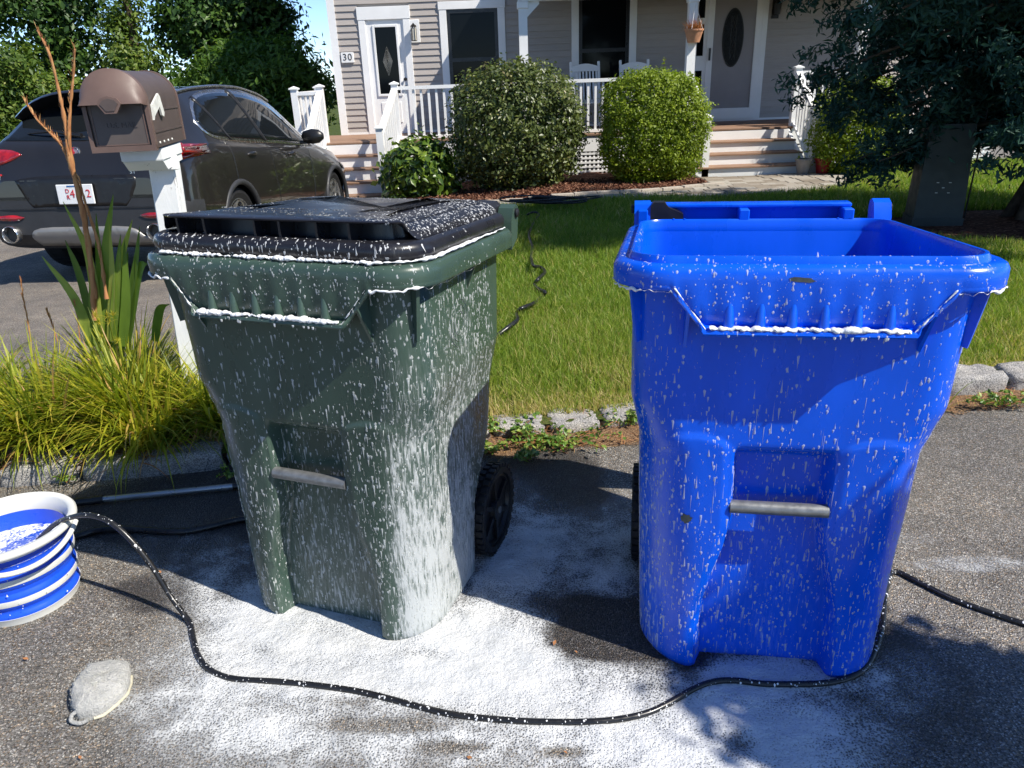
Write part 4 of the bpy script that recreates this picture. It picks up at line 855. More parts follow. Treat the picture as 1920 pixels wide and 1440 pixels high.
for k in range(225):
    z0 = .72+4.3*(min(k, 174)/175)**1.0; a = k*2.399+rs.uniform(-.3, .3); L = (2.1*math.sqrt(max(.05, 1-((z0-1.8)/3.7)**2)))*rs.uniform(.7, 1.05)
    if math.cos(a) < -.2: L *= 1.10 if z0 > 1.1 else .85
    if z0 > 2.7 and k % 3: a = math.pi+rs.uniform(-.15, 1.15); L = rs.uniform(1.3, 3.4)  # high branches above the view, turned and lengthened to shade the lawn
    if k >= 175: z0 = rs.uniform(2.55, 3.3); a = math.pi+rs.uniform(.25, 1.15); L = rs.uniform(1.9, 3.3)  # extra unseen limbs, added only to throw a band of shade on the lawn
    p0 = Vector((5.07, 6.92, z0)); p1 = p0+Vector((math.cos(a)*L, math.sin(a)*L*.85, rs.uniform(-.25, .15)-.12*L)); pm = p0.lerp(p1, .5)+Vector((0, 0, .16)); path = bez([p0, pm, p1], 6); tm.tube(path, list(np.linspace(.035, .008, len(path))), 6)
    for u in np.linspace(.22, 1, 11):
        q = path[int(u*(len(path)-1))]
        for s in range(3): C.append((q.x+rs.normal(0, .14), q.y+rs.normal(0, .14), q.z+rs.normal(0, .10)-.02, u))
tm.build('trunk', M['bark'], t, 60)
C = np.array(C); C = C[C[:, 2] > .30]; n = 270000; wq = np.where(C[:, 2] < 2.3, 3.0, 1.4); q = rs.choice(len(C), n, p=wq/wq.sum()); P = C[q, :3]+rs.normal(size=(n, 3))*np.array([.06, .06, .042]); ct = rs.random(len(C))
tint = np.clip(ct[q]*.55+rs.random(n)*.4+.06*(C[q, 3] > .9), 0, 1); dd = P-np.array([5.07, 6.92, 0]); dd[:, 2] = 0; dd /= np.maximum(np.linalg.norm(dd, axis=1), .1)[:, None]
V, F, T = leaves(P, .074, tint, .25, dd*.5, .32); o = obj('crown', V, F, M['conifer'], t); set_attr(o.data, 'tint', T)
# made-up tree out of view, shaped to throw the shadow by the blue bin
tb = Vector((1.07, 1.20, 0))-TRAV*2.55; t = thing('shadow_caster_tree', 'round-headed tree shape added out of view to cast a shadow', 'tree', (tb.x, tb.y, 0), world=True)
mb = MB(); mb.tube(bez([(tb.x, tb.y, -.02), (tb.x+.01, tb.y, .7), (tb.x, tb.y, tb.z)], 5), list(np.linspace(.035, .02, 11)), 8); mb.build('trunk', M['bark'], t, 60)
P, tint, d, C_, k_ = crown_pts([(tb.x, tb.y, tb.z, .31, .31, .31), (tb.x, tb.y, tb.z+.30, .30, .30, .40), (tb.x+.22, tb.y-.08, tb.z-.05, .28, .28, .30)], 21000, .045, 30, .15); V, F, T = leaves(P, .075, tint, .2, d); o = obj('crown', V, F, M['shrub_lime'], t); set_attr(o.data, 'tint', T)

# ------------------------------------------------------------------ path and mulch bed by the house
m, nt, b = newmat('paver', rough=.85, spec=.25); co = wpos(nt); oi = N(nt, 'ShaderNodeObjectInfo').outputs['Random']; n = noise(nt, co, 30.0, 5.0, .7)
setc(nt, b, mixc(nt, 1.0, ramp(nt, oi, [(0, (.2, .165, .125)), (.5, (.3, .265, .22)), (1, (.38, .35, .30))]), ramp(nt, n, [(.3, (.8, .8, .8)), (.7, (1.12, 1.12, 1.12))]), 'MULTIPLY')); bump(nt, b, n, .5, .006); M['paver'] = m
M['path_edge'] = simple('pale_edging_stone', (.42, .37, .31), .85, .2, var=.2, scale=14, bumpd=.004); M['dark_edge'] = simple('dark_paver', (.09, .085, .08), .85, .2, var=.2, scale=14)
def near_edge(x): return np.interp(x, [-2.5, -1.0, .4, 1.44, 3.0, 4.0, 4.6, 5.0], [9.75, 9.48, 9.42, 9.42, 9.30, 9.52, 10.1, 10.9])
def far_edge(x): return np.interp(x, [-2.5, -1.0, .4, 1.4, 2.4, 2.85], [10.25, 9.92, 9.80, 9.92, 10.2, 10.35])
path = tag(bpy.data.objects.new('path', None), kind='structure'); COL.objects.link(path)
mbp = MB().box(-.5, .5, -.5, .5, -.05, 0, .012); pav_me = mesh('paver', mbp.V, mbp.F, M['paver']); rs = random.Random(3)
y = 9.2; row = 0
while y < 11.44:
    x = -2.4+(row % 2)*.14
    while x < 5.0:
        L = rs.choice((.2, .28, .28)); cx = x+L/2; cy = y+.1
        lim = far_edge(cx) if cx < 2.85 else 11.42
        if cy > near_edge(cx)+.05 and cy < lim-.06 and cx < 4.85:
            o = link('paver', pav_me, path); o.location = (cx, cy, float(g_lawn(cx, cy))+.022+rs.uniform(-.002, .002)); o.scale = (L-.008, .192, 1); o.rotation_euler = (0, 0, rs.uniform(-.01, .01))
        x += L
    y += .2; row += 1
ed = MB().box(-.5, .5, -.5, .5, -.08, 0, .015); ed_me = mesh('edging_stone', ed.V, ed.F, M['path_edge']); x = -2.4
while x < 2.8:
    a, c = x, x+.3; ya, yc = far_edge(a)+.03, far_edge(c)+.03; o = link('edging_stone', ed_me, path); o.location = ((a+c)/2, (ya+yc)/2, float(g_lawn((a+c)/2, ya))+.045); o.scale = (.295, .10, 1); o.rotation_euler = (0, 0, math.atan2(yc-ya, .3)); x += .3
ed2 = mesh('edging_stone', ed.V, ed.F, M['dark_edge'])
for k in range(4): o = link('edging_stone', ed2, path); o.location = (2.82+.0*k, 10.5+k*.25, float(g_lawn(2.8, 10.6))+.03); o.scale = (.1, .245, 1)
xs = np.linspace(-1.7, 2.85, 50); ts = np.linspace(0, 1, 14); X, T = np.meshgrid(xs, ts); Y = (far_edge(X)+.08)+T*(12.45-far_edge(X)-.08); Z = g_lawn(X, Y)+.035+.02*np.sin(X*13+Y*9)*np.sin(Y*17); Z[0] -= .03
V = np.stack([X, Y, Z], -1).reshape(-1, 3); i = (np.arange(13)[:, None]*50+np.arange(49)[None]).ravel(); mu = obj('mulch_bed', V, np.stack([i, i+1, i+51, i+50], 1), M['mulch'], None, True); mu['kind'] = 'structure'
# mulch chips, loose
n = 5200; x = RNG.uniform(-1.6, 2.8, n); tt = RNG.random(n)**1.5; y = far_edge(x)+.1+tt*1.5; P = np.stack([x, y, g_lawn(x, y)+.05], 1); V, F, T = leaves(P, .05, RNG.random(n), 1.2, None, .4)
M['chip'] = leafmat('mulch_chip', [(0, (.05, .02, .013)), (.6, (.15, .065, .04)), (1, (.3, .17, .11))], .9, 0.0, .1); ch = obj('mulch_chips', V, F, M['chip']); set_attr(ch.data, 'tint', T); tag(ch, 'loose reddish brown mulch chips under the shrubs', 'mulch', kind='stuff')
# bare mulch round the conifer's foot
xs = np.linspace(2.6, 7.5, 40); ys_ = np.linspace(5.4, 7.9, 26)
X, Y = np.meshgrid(xs, ys_); q = ((X-5.0)/1.75)**2+((Y-6.75)/.85)**2+.18*np.sin(X*5)*np.sin(Y*7); Z = g_lawn(X, Y)+.035*np.clip(1.2-q, -1, 1)
V = np.stack([X, Y, Z], -1).reshape(-1, 3); i = (np.arange(25)[:, None]*40+np.arange(39)[None]).ravel(); mm = obj('mulch_ring', V, np.stack([i, i+1, i+41, i+40], 1), M['mulch'], None, True); mm['kind'] = 'structure'
def in_ring(x, y): return ((x-5.0)/1.75)**2+((y-6.75)/.85)**2+.18*np.sin(x*5)*np.sin(y*7) < 1.12

# ------------------------------------------------------------------ lawn grass
def lawn_blades(n, y0, y1, hmin, hmax, wd, seg, xlo, xhi):
    y = y0+(y1-y0)*RNG.random(n)**1.25; x = xlo(y)+(xhi(y)-xlo(y))*RNG.random(n)
    ok = (y > yk(x)+.10) & (x > -1.55) & ~in_ring(x, y); inpath = (y > near_edge(x)-.02) & (x < 4.95); ok &= ~inpath; ok &= (y < 12.2)
    patch = np.sin(x*2.3+1)*np.sin(y*1.9+.5)+.6*np.sin(x*5.7+y*3.1)
    ok &= RNG.random(n) < np.clip(1.1-.55*sst(.9, .2, y-yk(x))*(patch > .0), .2, 1)
    x, y = x[ok], y[ok]; patch = patch[ok]; k = len(x); d = y-yk(x)
    tint = np.clip(RNG.normal(.48, .14, k)+.06*patch+.34*sst(.9, .1, d)*RNG.random(k)*(1+(patch > .2))+.35*sst(.42, .15, d)*RNG.random(k)+.35*(RNG.random(k) < .10), 0, 1)
    H = RNG.uniform(hmin, hmax, k)*(1-.35*sst(.8, .1, d))*(1+.12*patch); z = g_lawn(x, y)-.005; P = np.stack([x, y, z], 1)
    return blades(P, H, np.full(k, wd)*RNG.uniform(.7, 1.3, k), RNG.uniform(.1, .95, k), RNG.uniform(0, 6.283, k), tint, seg)
Vs, Fs, Ts = [], [], []; off = 0
for args in ((135000, 2.7, 4.6, .045, .10, .0042, 2, lambda y: -1.3-0*y, lambda y: .72*y+.6), (125000, 4.4, 7.0, .055, .115, .0062, 2, lambda y: -1.5-0*y, lambda y: .75*y+.8), (90000, 6.8, 12.3, .06, .12, .011, 2, lambda y: -1.55-0*y, lambda y: .75*y+.8)):
    V, F, T, U = lawn_blades(*args); Vs.append(V); Fs.append(F+off); Ts.append(T); off += len(V)
gr = obj('lawn_grass', np.concatenate(Vs), np.concatenate(Fs), M['grass']); set_attr(gr.data, 'tint', np.concatenate(Ts)); tag(gr, 'short sunlit lawn grass, drier and straw-coloured towards the kerb', 'grass', kind='stuff')
# ------------------------------------------------------------------ mailbox
m, nt, b = newmat('brown_metal', (.16, .10, .08), .5, .4, .0); co = opos(nt); n = noise(nt, co, 14.0, 4.0)
setc(nt, b, ramp(nt, n, [(.3, (.07, .053, .048)), (.7, (.09, .068, .061))])); bump(nt, b, noise(nt, co, 300.0, 2.0), .25, .0008); M['brown_metal'] = m
M['brown_trim'] = simple('copper_brown_trim', (.125, .082, .068), .5, .4, .0, var=.12)
M['brown_dark'] = simple('dark_brown_door', (.085, .07, .065), .55, .4, 0., var=.12)
m, nt, b = newmat('peeling_white', rough=.8, spec=.25); co = opos(nt); n = noise(nt, mapping(nt, co, (1, 1, .25)), 26.0, 6.0, .7); n2 = noise(nt, co, 7.0, 4.0, .6)
setc(nt, b, mixc(nt, mrange(nt, mth(nt, 'ADD', n, mth(nt, 'MULTIPLY', mth(nt, 'SUBTRACT', n2, .5), .35)), .60, .68), ramp(nt, n2, [(.3, (.66, .68, .67)), (.7, (.8, .8, .78))]), (.25, .24, .22))); bump(nt, b, n, .6, .003); M['peeling'] = m
M['flag'] = simple('faded_flag', (.62, .62, .57), .6, .3, var=.15, scale=40)
MBX = Vector((-1.32, 2.72, 1.215)); myaw = R(9)
mail = thing('mailbox', 'brown metal mailbox with arched top on a peeling white wooden post', 'mailbox', (-1.27, 2.95, .05), world=True)
MM = Matrix.Translation(MBX) @ Matrix.Rotation(myaw, 4, 'Z') @ Matrix.Scale(.95, 4)
def arch(w, h, n=24): r_ = w; return [(-w, 0)]+[(w*-math.cos(math.pi*k/n), h+r_*math.sin(math.pi*k/n)) for k in range(n+1)]+[(w, 0)]
def mpart(mb, name, mat, parent=mail, smooth=35):
    mb.xform(MM); return mb.build(name, mat, parent, smooth, loc=(0, 0, 0) if parent is not mail else None)
mb = MB(); mb.prism(arch(.106, .165), .0, .46, 'xz'); box = mpart(mb, 'box', M['brown_metal'])
def archring(w0, h0, w1, h1, y0, y1, zoff=0.0):
    A, B = arch(w0, h0), arch(w1, h1); A = [(x, z) for x, z in A]; B = [(x, max(z, zoff) if i in (0, len(B)-1) else z) for i, (x, z) in enumerate(B)]; n = len(A); V = []
    for y, Q in ((y0, A), (y1, A), (y1, B), (y0, B)): V += [(x, y, z) for x, z in Q]
    F = [(k*n+i, k*n+(i+1) % n, ((k+1) % 4)*n+(i+1) % n, ((k+1) % 4)*n+i) for k in range(4) for i in range(n)]
    m_ = MB(); m_.add(V, F); return m_
mb = archring(.112, .165, .098, .165, -.014, .012, .014); mb.box(-.112, .112, -.0145, .0115, -.006, .0135); mpart(mb, 'front_bezel', M['brown_trim'])
mb = archring(.110, .165, .100, .165, .448, .466); mpart(mb, 'rear_bezel', M['brown_trim'])
mb = MB(); mb.prism(arch(.094, .163), -.006, .004, 'xz'); door = mpart(mb, 'door', M['brown_dark'])
mb = MB(); mb.box(-.088, .088, -.0085, -.005, .016, .020); mb.box(-.090, -.086, -.0085, -.005, .016, .165); mb.box(.086, .090, -.0085, -.005, .016, .165); mpart(mb, 'door_ridge', M['brown_trim'], door)
text('embossed_lettering', 'U.S. MAIL', .026, M['brown_dark'], door, MM @ Matrix.Translation((.008, -.0075, .085)) @ FACE, .0012)
V = []; n = 24; AO = [(-.1115, .150)]+[(.1115*-math.cos(math.pi*k/n), .165+.1115*math.sin(math.pi*k/n)) for k in range(n+1)]+[(.1115, .150)]
low = [(-.104, .158)]+[(-.104+.208*k/n, .158) for k in range(n+1)]+[(.104, .158)]
rows = []
for u in (0, .35, .7, 1.0):
    rows.append([((1-u)*a[0]+u*c[0], -.014-.052*math.sin(u*math.pi/2), (1-u)*a[1]+u*c[1]) for a, c in zip(AO, low)])
back = [(x, -.012, z) for (x, y, z) in rows[-1]]; k = len(AO); V = sum(rows, [])+back
mb = MB(); mb.add(V, [(r_*k+i, r_*k+i+1, (r_+1)*k+i+1, (r_+1)*k+i) for r_ in range(4) for i in range(k-1)]); vis = mpart(mb, 'visor', M['brown_trim'], smooth=50)
mb = MB(); mb.prism([(-.040, .160), (-.028, .178), (0, .186), (.028, .178), (.040, .160), (.020, .128), (-.020, .128)], -.072, -.060, 'xz'); mb.build; mpart(mb, 'pull_tab', M['brown_trim'], vis)
mb = MB(); mb.prism([(-.030, .160), (-.020, .172), (0, .178), (.020, .172), (.030, .160), (.014, .136), (-.014, .136)], -.0745, -.0715, 'xz'); mpart(mb, 'tab_inset', M['brown_metal'], vis)
for zz in (.052, .128):
    mb = MB(); mb.box(.105, .109, .03, .445, zz, zz+.006); mpart(mb, 'side_ridge', M['brown_metal'])
for yy in (.04, .10, .16, .22): mb = MB(); mb.lathe([(0, 0), (.005, 0), (.004, .003), (0, .004)], 8, 'x', (.106, yy+.03, .016)); mpart(mb, 'rivet', M['flag'])
mb = MB(); mb.prism([(.012, .098), (.02, .150), (.13, .188), (.146, .178), (.168, .118), (.152, .104), (.13, .110), (.118, .142), (.03, .112)], .112, .119, 'yz'); mpart(mb, 'flag', M['flag'])
# platform, bracket, post
mb = MB(); mb.box(-.055, .10, .10, .40, -.052, -.006, .004); mb.prism([(.10, -.052), (.40, -.052), (.40, -.075), (.15, -.09)], -.05, .095, 'yz'); mpart(mb, 'platform', M['peeling'])
mb = MB(); mb.box(.01, .115, .215, .245, -.10, -.045, .003); mpart(mb, 'crosspiece', M['peeling'])
pt = MM @ Vector((.045, .30, -.06)); mb = MB(); mb.box(-.047, .047, -.047, .047, -1.16, 0, .004); mb.xform(Matrix.Translation(pt) @ Matrix.Rotation(R(3.2), 4, 'Y') @ Matrix.Rotation(R(8), 4, 'Z')); mb.build('post', M['peeling'], mail)

# ------------------------------------------------------------------ plants in the bed
def arcs(P, L, W, th0, kap, az, tint, seg=5, face=None):
    n = len(P); c = np.array(P, float); th = np.array(th0, float); d = np.stack([np.cos(az), np.sin(az)], 1); sdv = np.stack([-d[:, 1], d[:, 0], 0*az], 1)
    if face is not None: sdv = face
    V = np.zeros((n, 2*seg+1, 3)); st = L/seg
    for k in range(seg+1):
        t = k/seg; wv = (W*np.minimum(1, .55+t*2)*(1-t**2.2))[:, None]
        if k < seg: V[:, 2*k] = c-sdv*wv/2; V[:, 2*k+1] = c+sdv*wv/2
        else: V[:, 2*seg] = c
        dirv = np.concatenate([d*np.sin(th)[:, None], np.cos(th)[:, None]], 1); c = c+dirv*st[:, None]; th = th+kap/seg
    b0 = (np.arange(n)*(2*seg+1))[:, None]; F = []
    for k in range(seg-1): F += [b0+np.array([[2*k, 2*k+1, 2*k+3]]), b0+np.array([[2*k, 2*k+3, 2*k+2]])]
    F.append(b0+np.array([[2*seg-2, 2*seg-1, 2*seg]])); U = np.tile(np.r_[np.repeat(np.arange(seg)/seg, 2), 1.0], n)
    return V.reshape(-1, 3), np.concatenate(F), np.repeat(tint, 2*seg+1), U
M['sedge'] = leafmat('ornamental_grass', [(0, (.05, .10, .012)), (.35, (.2, .26, .022)), (.65, (.40, .41, .03)), (.85, (.52, .42, .06)), (1, (.56, .33, .14))], .45, .45, .4)
M['iris'] = leafmat('iris_leaf', [(0, (.06, .12, .02)), (.5, (.14, .23, .03)), (1, (.36, .40, .07))], .4, .4, .45)
M['dry_stalk'] = leafmat('dry_stalk', [(0, (.28, .11, .05)), (.5, (.5, .24, .1)), (1, (.58, .38, .17))], .7, .15, .2)
labels = ['yellow-green arching ornamental grass clump at the kerb, left of the mailbox post', 'broad yellow-green grass clump with yellow flower heads before the mailbox', 'dark-based grass clump spilling over the granite kerb', 'yellow-green grass clump at the foot of the white post', 'loose grass clump at the far left of the planting bed', 'grass clump behind the others beside the sword leaves']
labels[4] = 'loose orange-tinged grass clump by the short dry seed stalks'
for k, (x, y, n, L) in enumerate(((-1.93, 2.78, 950, .46), (-1.62, 2.86, 1050, .50), (-1.47, 2.72, 700, .40), (-1.24, 2.86, 600, .38), (-2.28, 2.86, 850, .46), (-1.75, 3.15, 600, .42))):
    t = thing('grass_clump', labels[k], 'grass', (x, y, .06), group='ornamental grasses in the kerb bed'); a = RNG.uniform(0, 6.283, n); r_ = np.sqrt(RNG.random(n))*.10
    P = np.stack([r_*np.cos(a), r_*np.sin(a), 0*a+.0], 1); az = a+RNG.normal(0, .8, n); tint = np.clip(RNG.beta(2.4, 2.2, n)+.45*(RNG.random(n) < .10)*RNG.random(n), 0, 1)
    V, F, T, U = arcs(P, L*RNG.uniform(.45, 1.15, n), RNG.uniform(.007, .016, n), RNG.uniform(.02, .8, n), RNG.uniform(.2, 2.3, n), az, tint, 6)
    o = obj('leaf_blades', V, F, M['sedge'], t); set_attr(o.data, 'tint', T); set_attr(o.data, 'along', U)
    V, F, T, U = arcs(np.stack([RNG.normal(0, .07, 140), RNG.normal(0, .07, 140), np.zeros(140)], 1), RNG.uniform(.1, .3, 140), RNG.uniform(.004, .009, 140), RNG.uniform(.5, 1.3, 140), RNG.uniform(.2, 1.2, 140), RNG.uniform(0, 6.28, 140), RNG.random(140), 4); o = obj('dead_blades', V, F, M['dry_stalk'], t); set_attr(o.data, 'tint', T)
    if k == 1:
        for q in range(7):
            c = Vector(aty(183+q*6+random.uniform(-3, 3), 585+random.uniform(0, 55), y-.05))-t.location; V, F, T, U = arcs(np.repeat([list(c)], 26, 0), RNG.uniform(.015, .035, 26), np.full(26, .0035), RNG.uniform(0, 2.0, 26), RNG.uniform(-.3, .3, 26), RNG.uniform(0, 6.28, 26), RNG.uniform(.66, .86, 26), 2); o = obj('flower_head', V, F, M['sedge'], t); set_attr(o.data, 'tint', T)
            mb = MB(); mb.tube([c, c*.5+Vector((0, 0, .0)), (0, 0, .0)], .0016, 4); o = mb.build('flower_stem', M['sedge'], t); set_attr(o.data, 'tint', np.full(len(o.data.vertices), .4))
IX = Vector((-1.80, 3.08, .07)); t = thing('iris_plant', 'sword-leaved iris with tall dry orange stalks beside the mailbox', 'plant', IX, world=True)
def swl(pts, w, tint):                                  # sword leaf through pixel points at the plant's distance
    P = bez([aty(a, c, d) for a, c, d in pts], 6); n = len(P); V = []; d = (P[-1]-P[0]).normalized(); s = d.cross(Vector((0, 1, 0))).normalized(); s = (s+Vector((0, random.uniform(-.5, .5), 0))).normalized()
    for i, p in enumerate(P):
        u = i/(n-1); ww = w*min(1, .75+u)*(1-u**3)*.5+.0006; V += [p-s*ww, p+Vector((0, .003, 0)), p+s*ww]
    F = []
    for i in range(n-1): F += [(3*i, 3*i+1, 3*i+4, 3*i+3), (3*i+1, 3*i+2, 3*i+5, 3*i+4)]
    o = obj('sword_leaf', V, F, M['iris'], t, True); set_attr(o.data, 'tint', np.full(len(V), tint)+np.random.default_rng(n).uniform(-.1, .1, len(V)))
D = 3.05
LV = [((200, 640), (198, 480), (212, 365)), ((210, 640), (225, 500), (248, 412)), ((190, 640), (170, 500), (150, 430)), ((185, 640), (165, 480), (118, 378)), ((180, 640), (150, 520), (122, 450)), ((205, 640), (210, 520), (205, 420)), ((215, 640), (228, 540), (240, 470)), ((195, 650), (188, 520), (180, 400)), ((175, 650), (140, 560), (78, 480)), ((220, 650), (250, 520), (262, 425)), ((200, 660), (180, 560), (160, 470)), ((212, 640), (218, 540), (226, 440)), ((225, 660), (245, 580), (252, 480)), ((205, 650), (200, 560), (192, 470)), ((195, 660), (176, 600), (168, 520)), ((240, 640), (262, 505), (285, 497)), ((290, 640), (300, 580), (318, 570)), ((230, 650), (236, 560), (233, 450))]
for k, l in enumerate(LV): swl([(a, c, D+.02*math.sin(k*2.1)) for a, c in l], random.uniform(.030, .05), random.choice((.1, .25, .4, .55, .75, .95)))
def stalk(pts, r0, name='dry_stalk'):
    P = bez([aty(a, c, D-.02+.01*math.sin(i*1.7)) for i, (a, c) in enumerate(pts)], 7); rs = random.Random(len(P)); mb = MB(); mb.tube(P, [r0*(1-.75*i/len(P))*rs.uniform(.75, 1.4) for i in range(len(P))], 7)
    o = mb.build(name, M['dry_stalk'], t, 60); set_attr(o.data, 'tint', np.random.default_rng(3).uniform(.1, .8, len(o.data.vertices)))
    PP = np.array([list(P[i]) for i in range(4, len(P)) for _ in range(3)]); k = len(PP); V, F, T, U = arcs(PP, RNG.uniform(.012, .04, k), RNG.uniform(.003, .007, k), RNG.uniform(.1, .5, k), RNG.uniform(-.4, .5, k), RNG.uniform(0, 6.28, k), RNG.random(k), 2); q = obj('husk', V, F, M['dry_stalk'], o); q.location = (0, 0, 0); set_attr(q.data, 'tint', T); q['kind'] = 'stuff'
stalk([(178, 600), (168, 470), (150, 370), (132, 300), (122, 230), (108, 160), (92, 100), (70, 56)], .0115); stalk([(180, 560), (160, 430), (140, 330), (130, 260), (133, 190), (138, 140), (140, 92)], .0095); stalk([(138, 330), (120, 280), (95, 250), (70, 225), (45, 188)], .0068); stalk([(200, 560), (185, 460), (160, 380), (150, 340)], .0075)
stalk([(58, 640), (50, 590), (44, 560), (40, 530)], .0028, 'seed_stalk'); stalk([(108, 640), (95, 600), (88, 585)], .0025, 'seed_stalk'); stalk([(150, 640), (145, 590), (140, 568)], .0025, 'seed_stalk')
mb = MB(); mb.tube([aty(150, 380, D+.02), aty(168, 470, D+.02), aty(185, 600, D+.02)], .006, 8); mb.build('plant_stake', simple('green_stake', (.01, .12, .07), .4), t, 60)

# weeds at the kerb foot
M['weed'] = leafmat('purslane_leaf', [(0, (.06, .13, .02)), (.5, (.14, .25, .035)), (1, (.3, .36, .07))], .4, .3, .5)
def weed(px, py, rx, n, size, label, h=.03):
    c = gnd(px, py, .01); t = thing('weed', label, 'weed', c, group='weeds along the kerb'); st = MB(); P = []
    for k in range(max(4, n//22)):
        a = random.uniform(0, 6.283); L = rx*random.uniform(.3, 1); q = [(0, 0, .0), (math.cos(a)*L*.5, math.sin(a)*L*.3, h*.8), (math.cos(a)*L, math.sin(a)*L*.55, h*random.uniform(.5, 1.3))]; pts = bez(q, 4); st.tube(pts, .0018, 4)
        for u in range(2, len(pts)):
            for s in range(3): P.append(np.array(pts[u])+RNG.normal(0, size*.55, 3)*np.array([1, 1, .6])+np.array([0, 0, .006]))
    o = st.build('stem', M['dry_stalk'], t); set_attr(o.data, 'tint', np.full(len(o.data.vertices), .2))
    V, F, T = leaves(np.array(P), size, RNG.random(len(P)), 1.0, None, .6); o = obj('leaf_cluster', V, F, M['weed'], t); o['kind'] = 'stuff'; set_attr(o.data, 'tint', T)
weed(960, 820, .16, 260, .022, 'fleshy weed climbing the face of the granite kerb beside the green bin', .06); weed(1060, 835, .24, 420, .022, 'spreading mat of bright weed along the kerb between the bins', .035); weed(990, 862, .10, 150, .022, 'small weed rosette rooted in the asphalt edge between the bins', .03); weed(920, 850, .12, 200, .02, 'weed growing behind the green bin wheel', .03); weed(1170, 800, .15, 240, .02, 'weed tucked beside the blue bin at the kerb end', .05); weed(1880, 765, .2, 260, .02, 'weed below the pale rounded kerb stone by the blue bin', .04); weed(435, 895, .1, 120, .016, 'tiny weed in the kerb joint beside the green bin', .02); weed(125, 905, .07, 60, .014, 'tiny weed in the kerb joint behind the bucket', .02)
c = gnd(1730, 780, .02); t = thing('grass_tuft', 'thin grass tuft leaning out beside the blue bin at the kerb', 'grass', c); V, F, T, U = arcs(np.stack([RNG.normal(0, .03, 40), RNG.normal(0, .02, 40), np.zeros(40)], 1), RNG.uniform(.08, .26, 40), np.full(40, .005), RNG.uniform(.1, .9, 40), RNG.uniform(.1, .9, 40), RNG.uniform(-1.2, 1.8, 40), RNG.uniform(.1, .6, 40), 4); o = obj('leaf_blades', V, F, M['sedge'], t); set_attr(o.data, 'tint', T)
n = 2600; x = RNG.uniform(-.4, 3.2, n); y = yk(x)-.16+.22*RNG.random(n)**.7; V, F, T, U = arcs(np.stack([x, y, 0*x+.012+.05*np.clip((y-yk(x)+.02)/.1, 0, 1)], 1), RNG.uniform(.02, .09, n), np.full(n, .0022), RNG.uniform(1.2, 1.6, n), RNG.uniform(-.15, .3, n), RNG.uniform(0, 6.28, n), RNG.random(n), 2); o = obj('dry_needles', V, F, M['dry_stalk']); set_attr(o.data, 'tint', T); tag(o, 'fallen dry pine needles scattered at the kerb', 'needles', kind='stuff')

# ------------------------------------------------------------------ bucket
M['bucket_blue'] = simple('blue_silicone', (.01, .075, .62), .35, .45, var=.12, scale=8); M['bucket_white'] = simple('pale_grey_plastic', (.62, .62, .58), .42, .4, var=.05, scale=8)
BK = Vector((-1.492, 1.845, 0)); bk = thing('bucket', 'collapsible blue bucket with pale grey bands, full of soapy water', 'bucket', BK)
def band(r0, z0, r1, z1, name, mat, t=.010):
    mb = MB(); mb.lathe([(r0-.012, z0), (r0, z0), (r0+t*.25, (z0+z1)/2), (r1, z1), (r1-.012, z1)], 56, 'z'); return mb.build(name, mat, bk, 40)
band(.138, .0, .146, .026, 'base_ring', M['bucket_white']); band(.149, .070, .151, .089, 'band', M['bucket_white']); band(.156, .139, .158, .158, 'band', M['bucket_white'])
def fold(r0, z0, r1, z1):
    mb = MB(); n = 9; mb.lathe([(r0+(r1-r0)*k/n-.006*math.sin(math.pi*k/n)+.0025*math.sin(3*math.pi*k/n), z0+(z1-z0)*k/n) for k in range(n+1)], 56, 'z'); mb.build('fold', M['bucket_blue'], bk, 60)
fold(.144, .024, .147, .072); fold(.149, .087, .154, .141); fold(.156, .156, .160, .228)
mb = MB(); mb.lathe([(.150, .205), (.160, .222), (.163, .232), (.182, .236), (.187, .243), (.187, .252), (.182, .258), (.170, .258), (.163, .252), (.156, .225), (.152, .20)], 64, 'z'); mb.build('rim', M['bucket_white'], bk, 50)
mb = MB(); mb.lathe([(.150, .215), (.146, .12), (.13, .02), (0, .015)], 48, 'z'); mb.build('inner_wall', M['bucket_blue'], bk, 60)
m, nt, b = newmat('soapy_water', (.02, .09, .45), .08, .5); co = opos(nt); n_ = noise(nt, co, 9.0, 5.0, .7); n2 = noise(nt, co, 120.0, 3.0, .7)
kk = mrange(nt, mth(nt, 'ADD', n_, mth(nt, 'MULTIPLY', mth(nt, 'SUBTRACT', n2, .5), .5)), .38, .52); setc(nt, b, mixc(nt, kk, (.015, .07, .42), (.84, .85, .88))); nt.links.new(mrange(nt, kk, 0, 1, .08, .6), b.inputs['Roughness']); bump(nt, b, mth(nt, 'MULTIPLY', kk, n2), .5, .004)
mb = MB(); mb.lathe([(.149, .163), (.1, .165), (.05, .166), (0, .166)], 40, 'z'); mb.build('soapy_water', m, bk, 60)
hnd = MB(); pts = [(.186*math.cos(a), .186*math.sin(a)-.0, .243-.045*math.sin((a+1.75)/1.9*math.pi)-.0) for a in np.linspace(-1.75, .15, 26)]
pts = [Vector(p)*1.0+Vector((.0, 0, 0)) for p in pts]; pts = [Vector((p.x*1.04, p.y*1.04, p.z)) for p in pts]; hnd.tube(pts, .0075, 8); hnd.build('handle', M['bucket_white'], bk, 60)
Vd, Fd = foam_drops(np.array([(.157*math.cos(a), .157*math.sin(a), z) for z in (.03, .22) for a in np.linspace(0, 6.283, 41)]), np.array([(i, i+1, i+42, i+41) for i in range(40)]), 70, lambda c, n: np.ones(len(c)), .002, .006, .6, 91); o = obj('foam_drops', Vd, Fd, M['foam'], bk, True); o['kind'] = 'stuff'

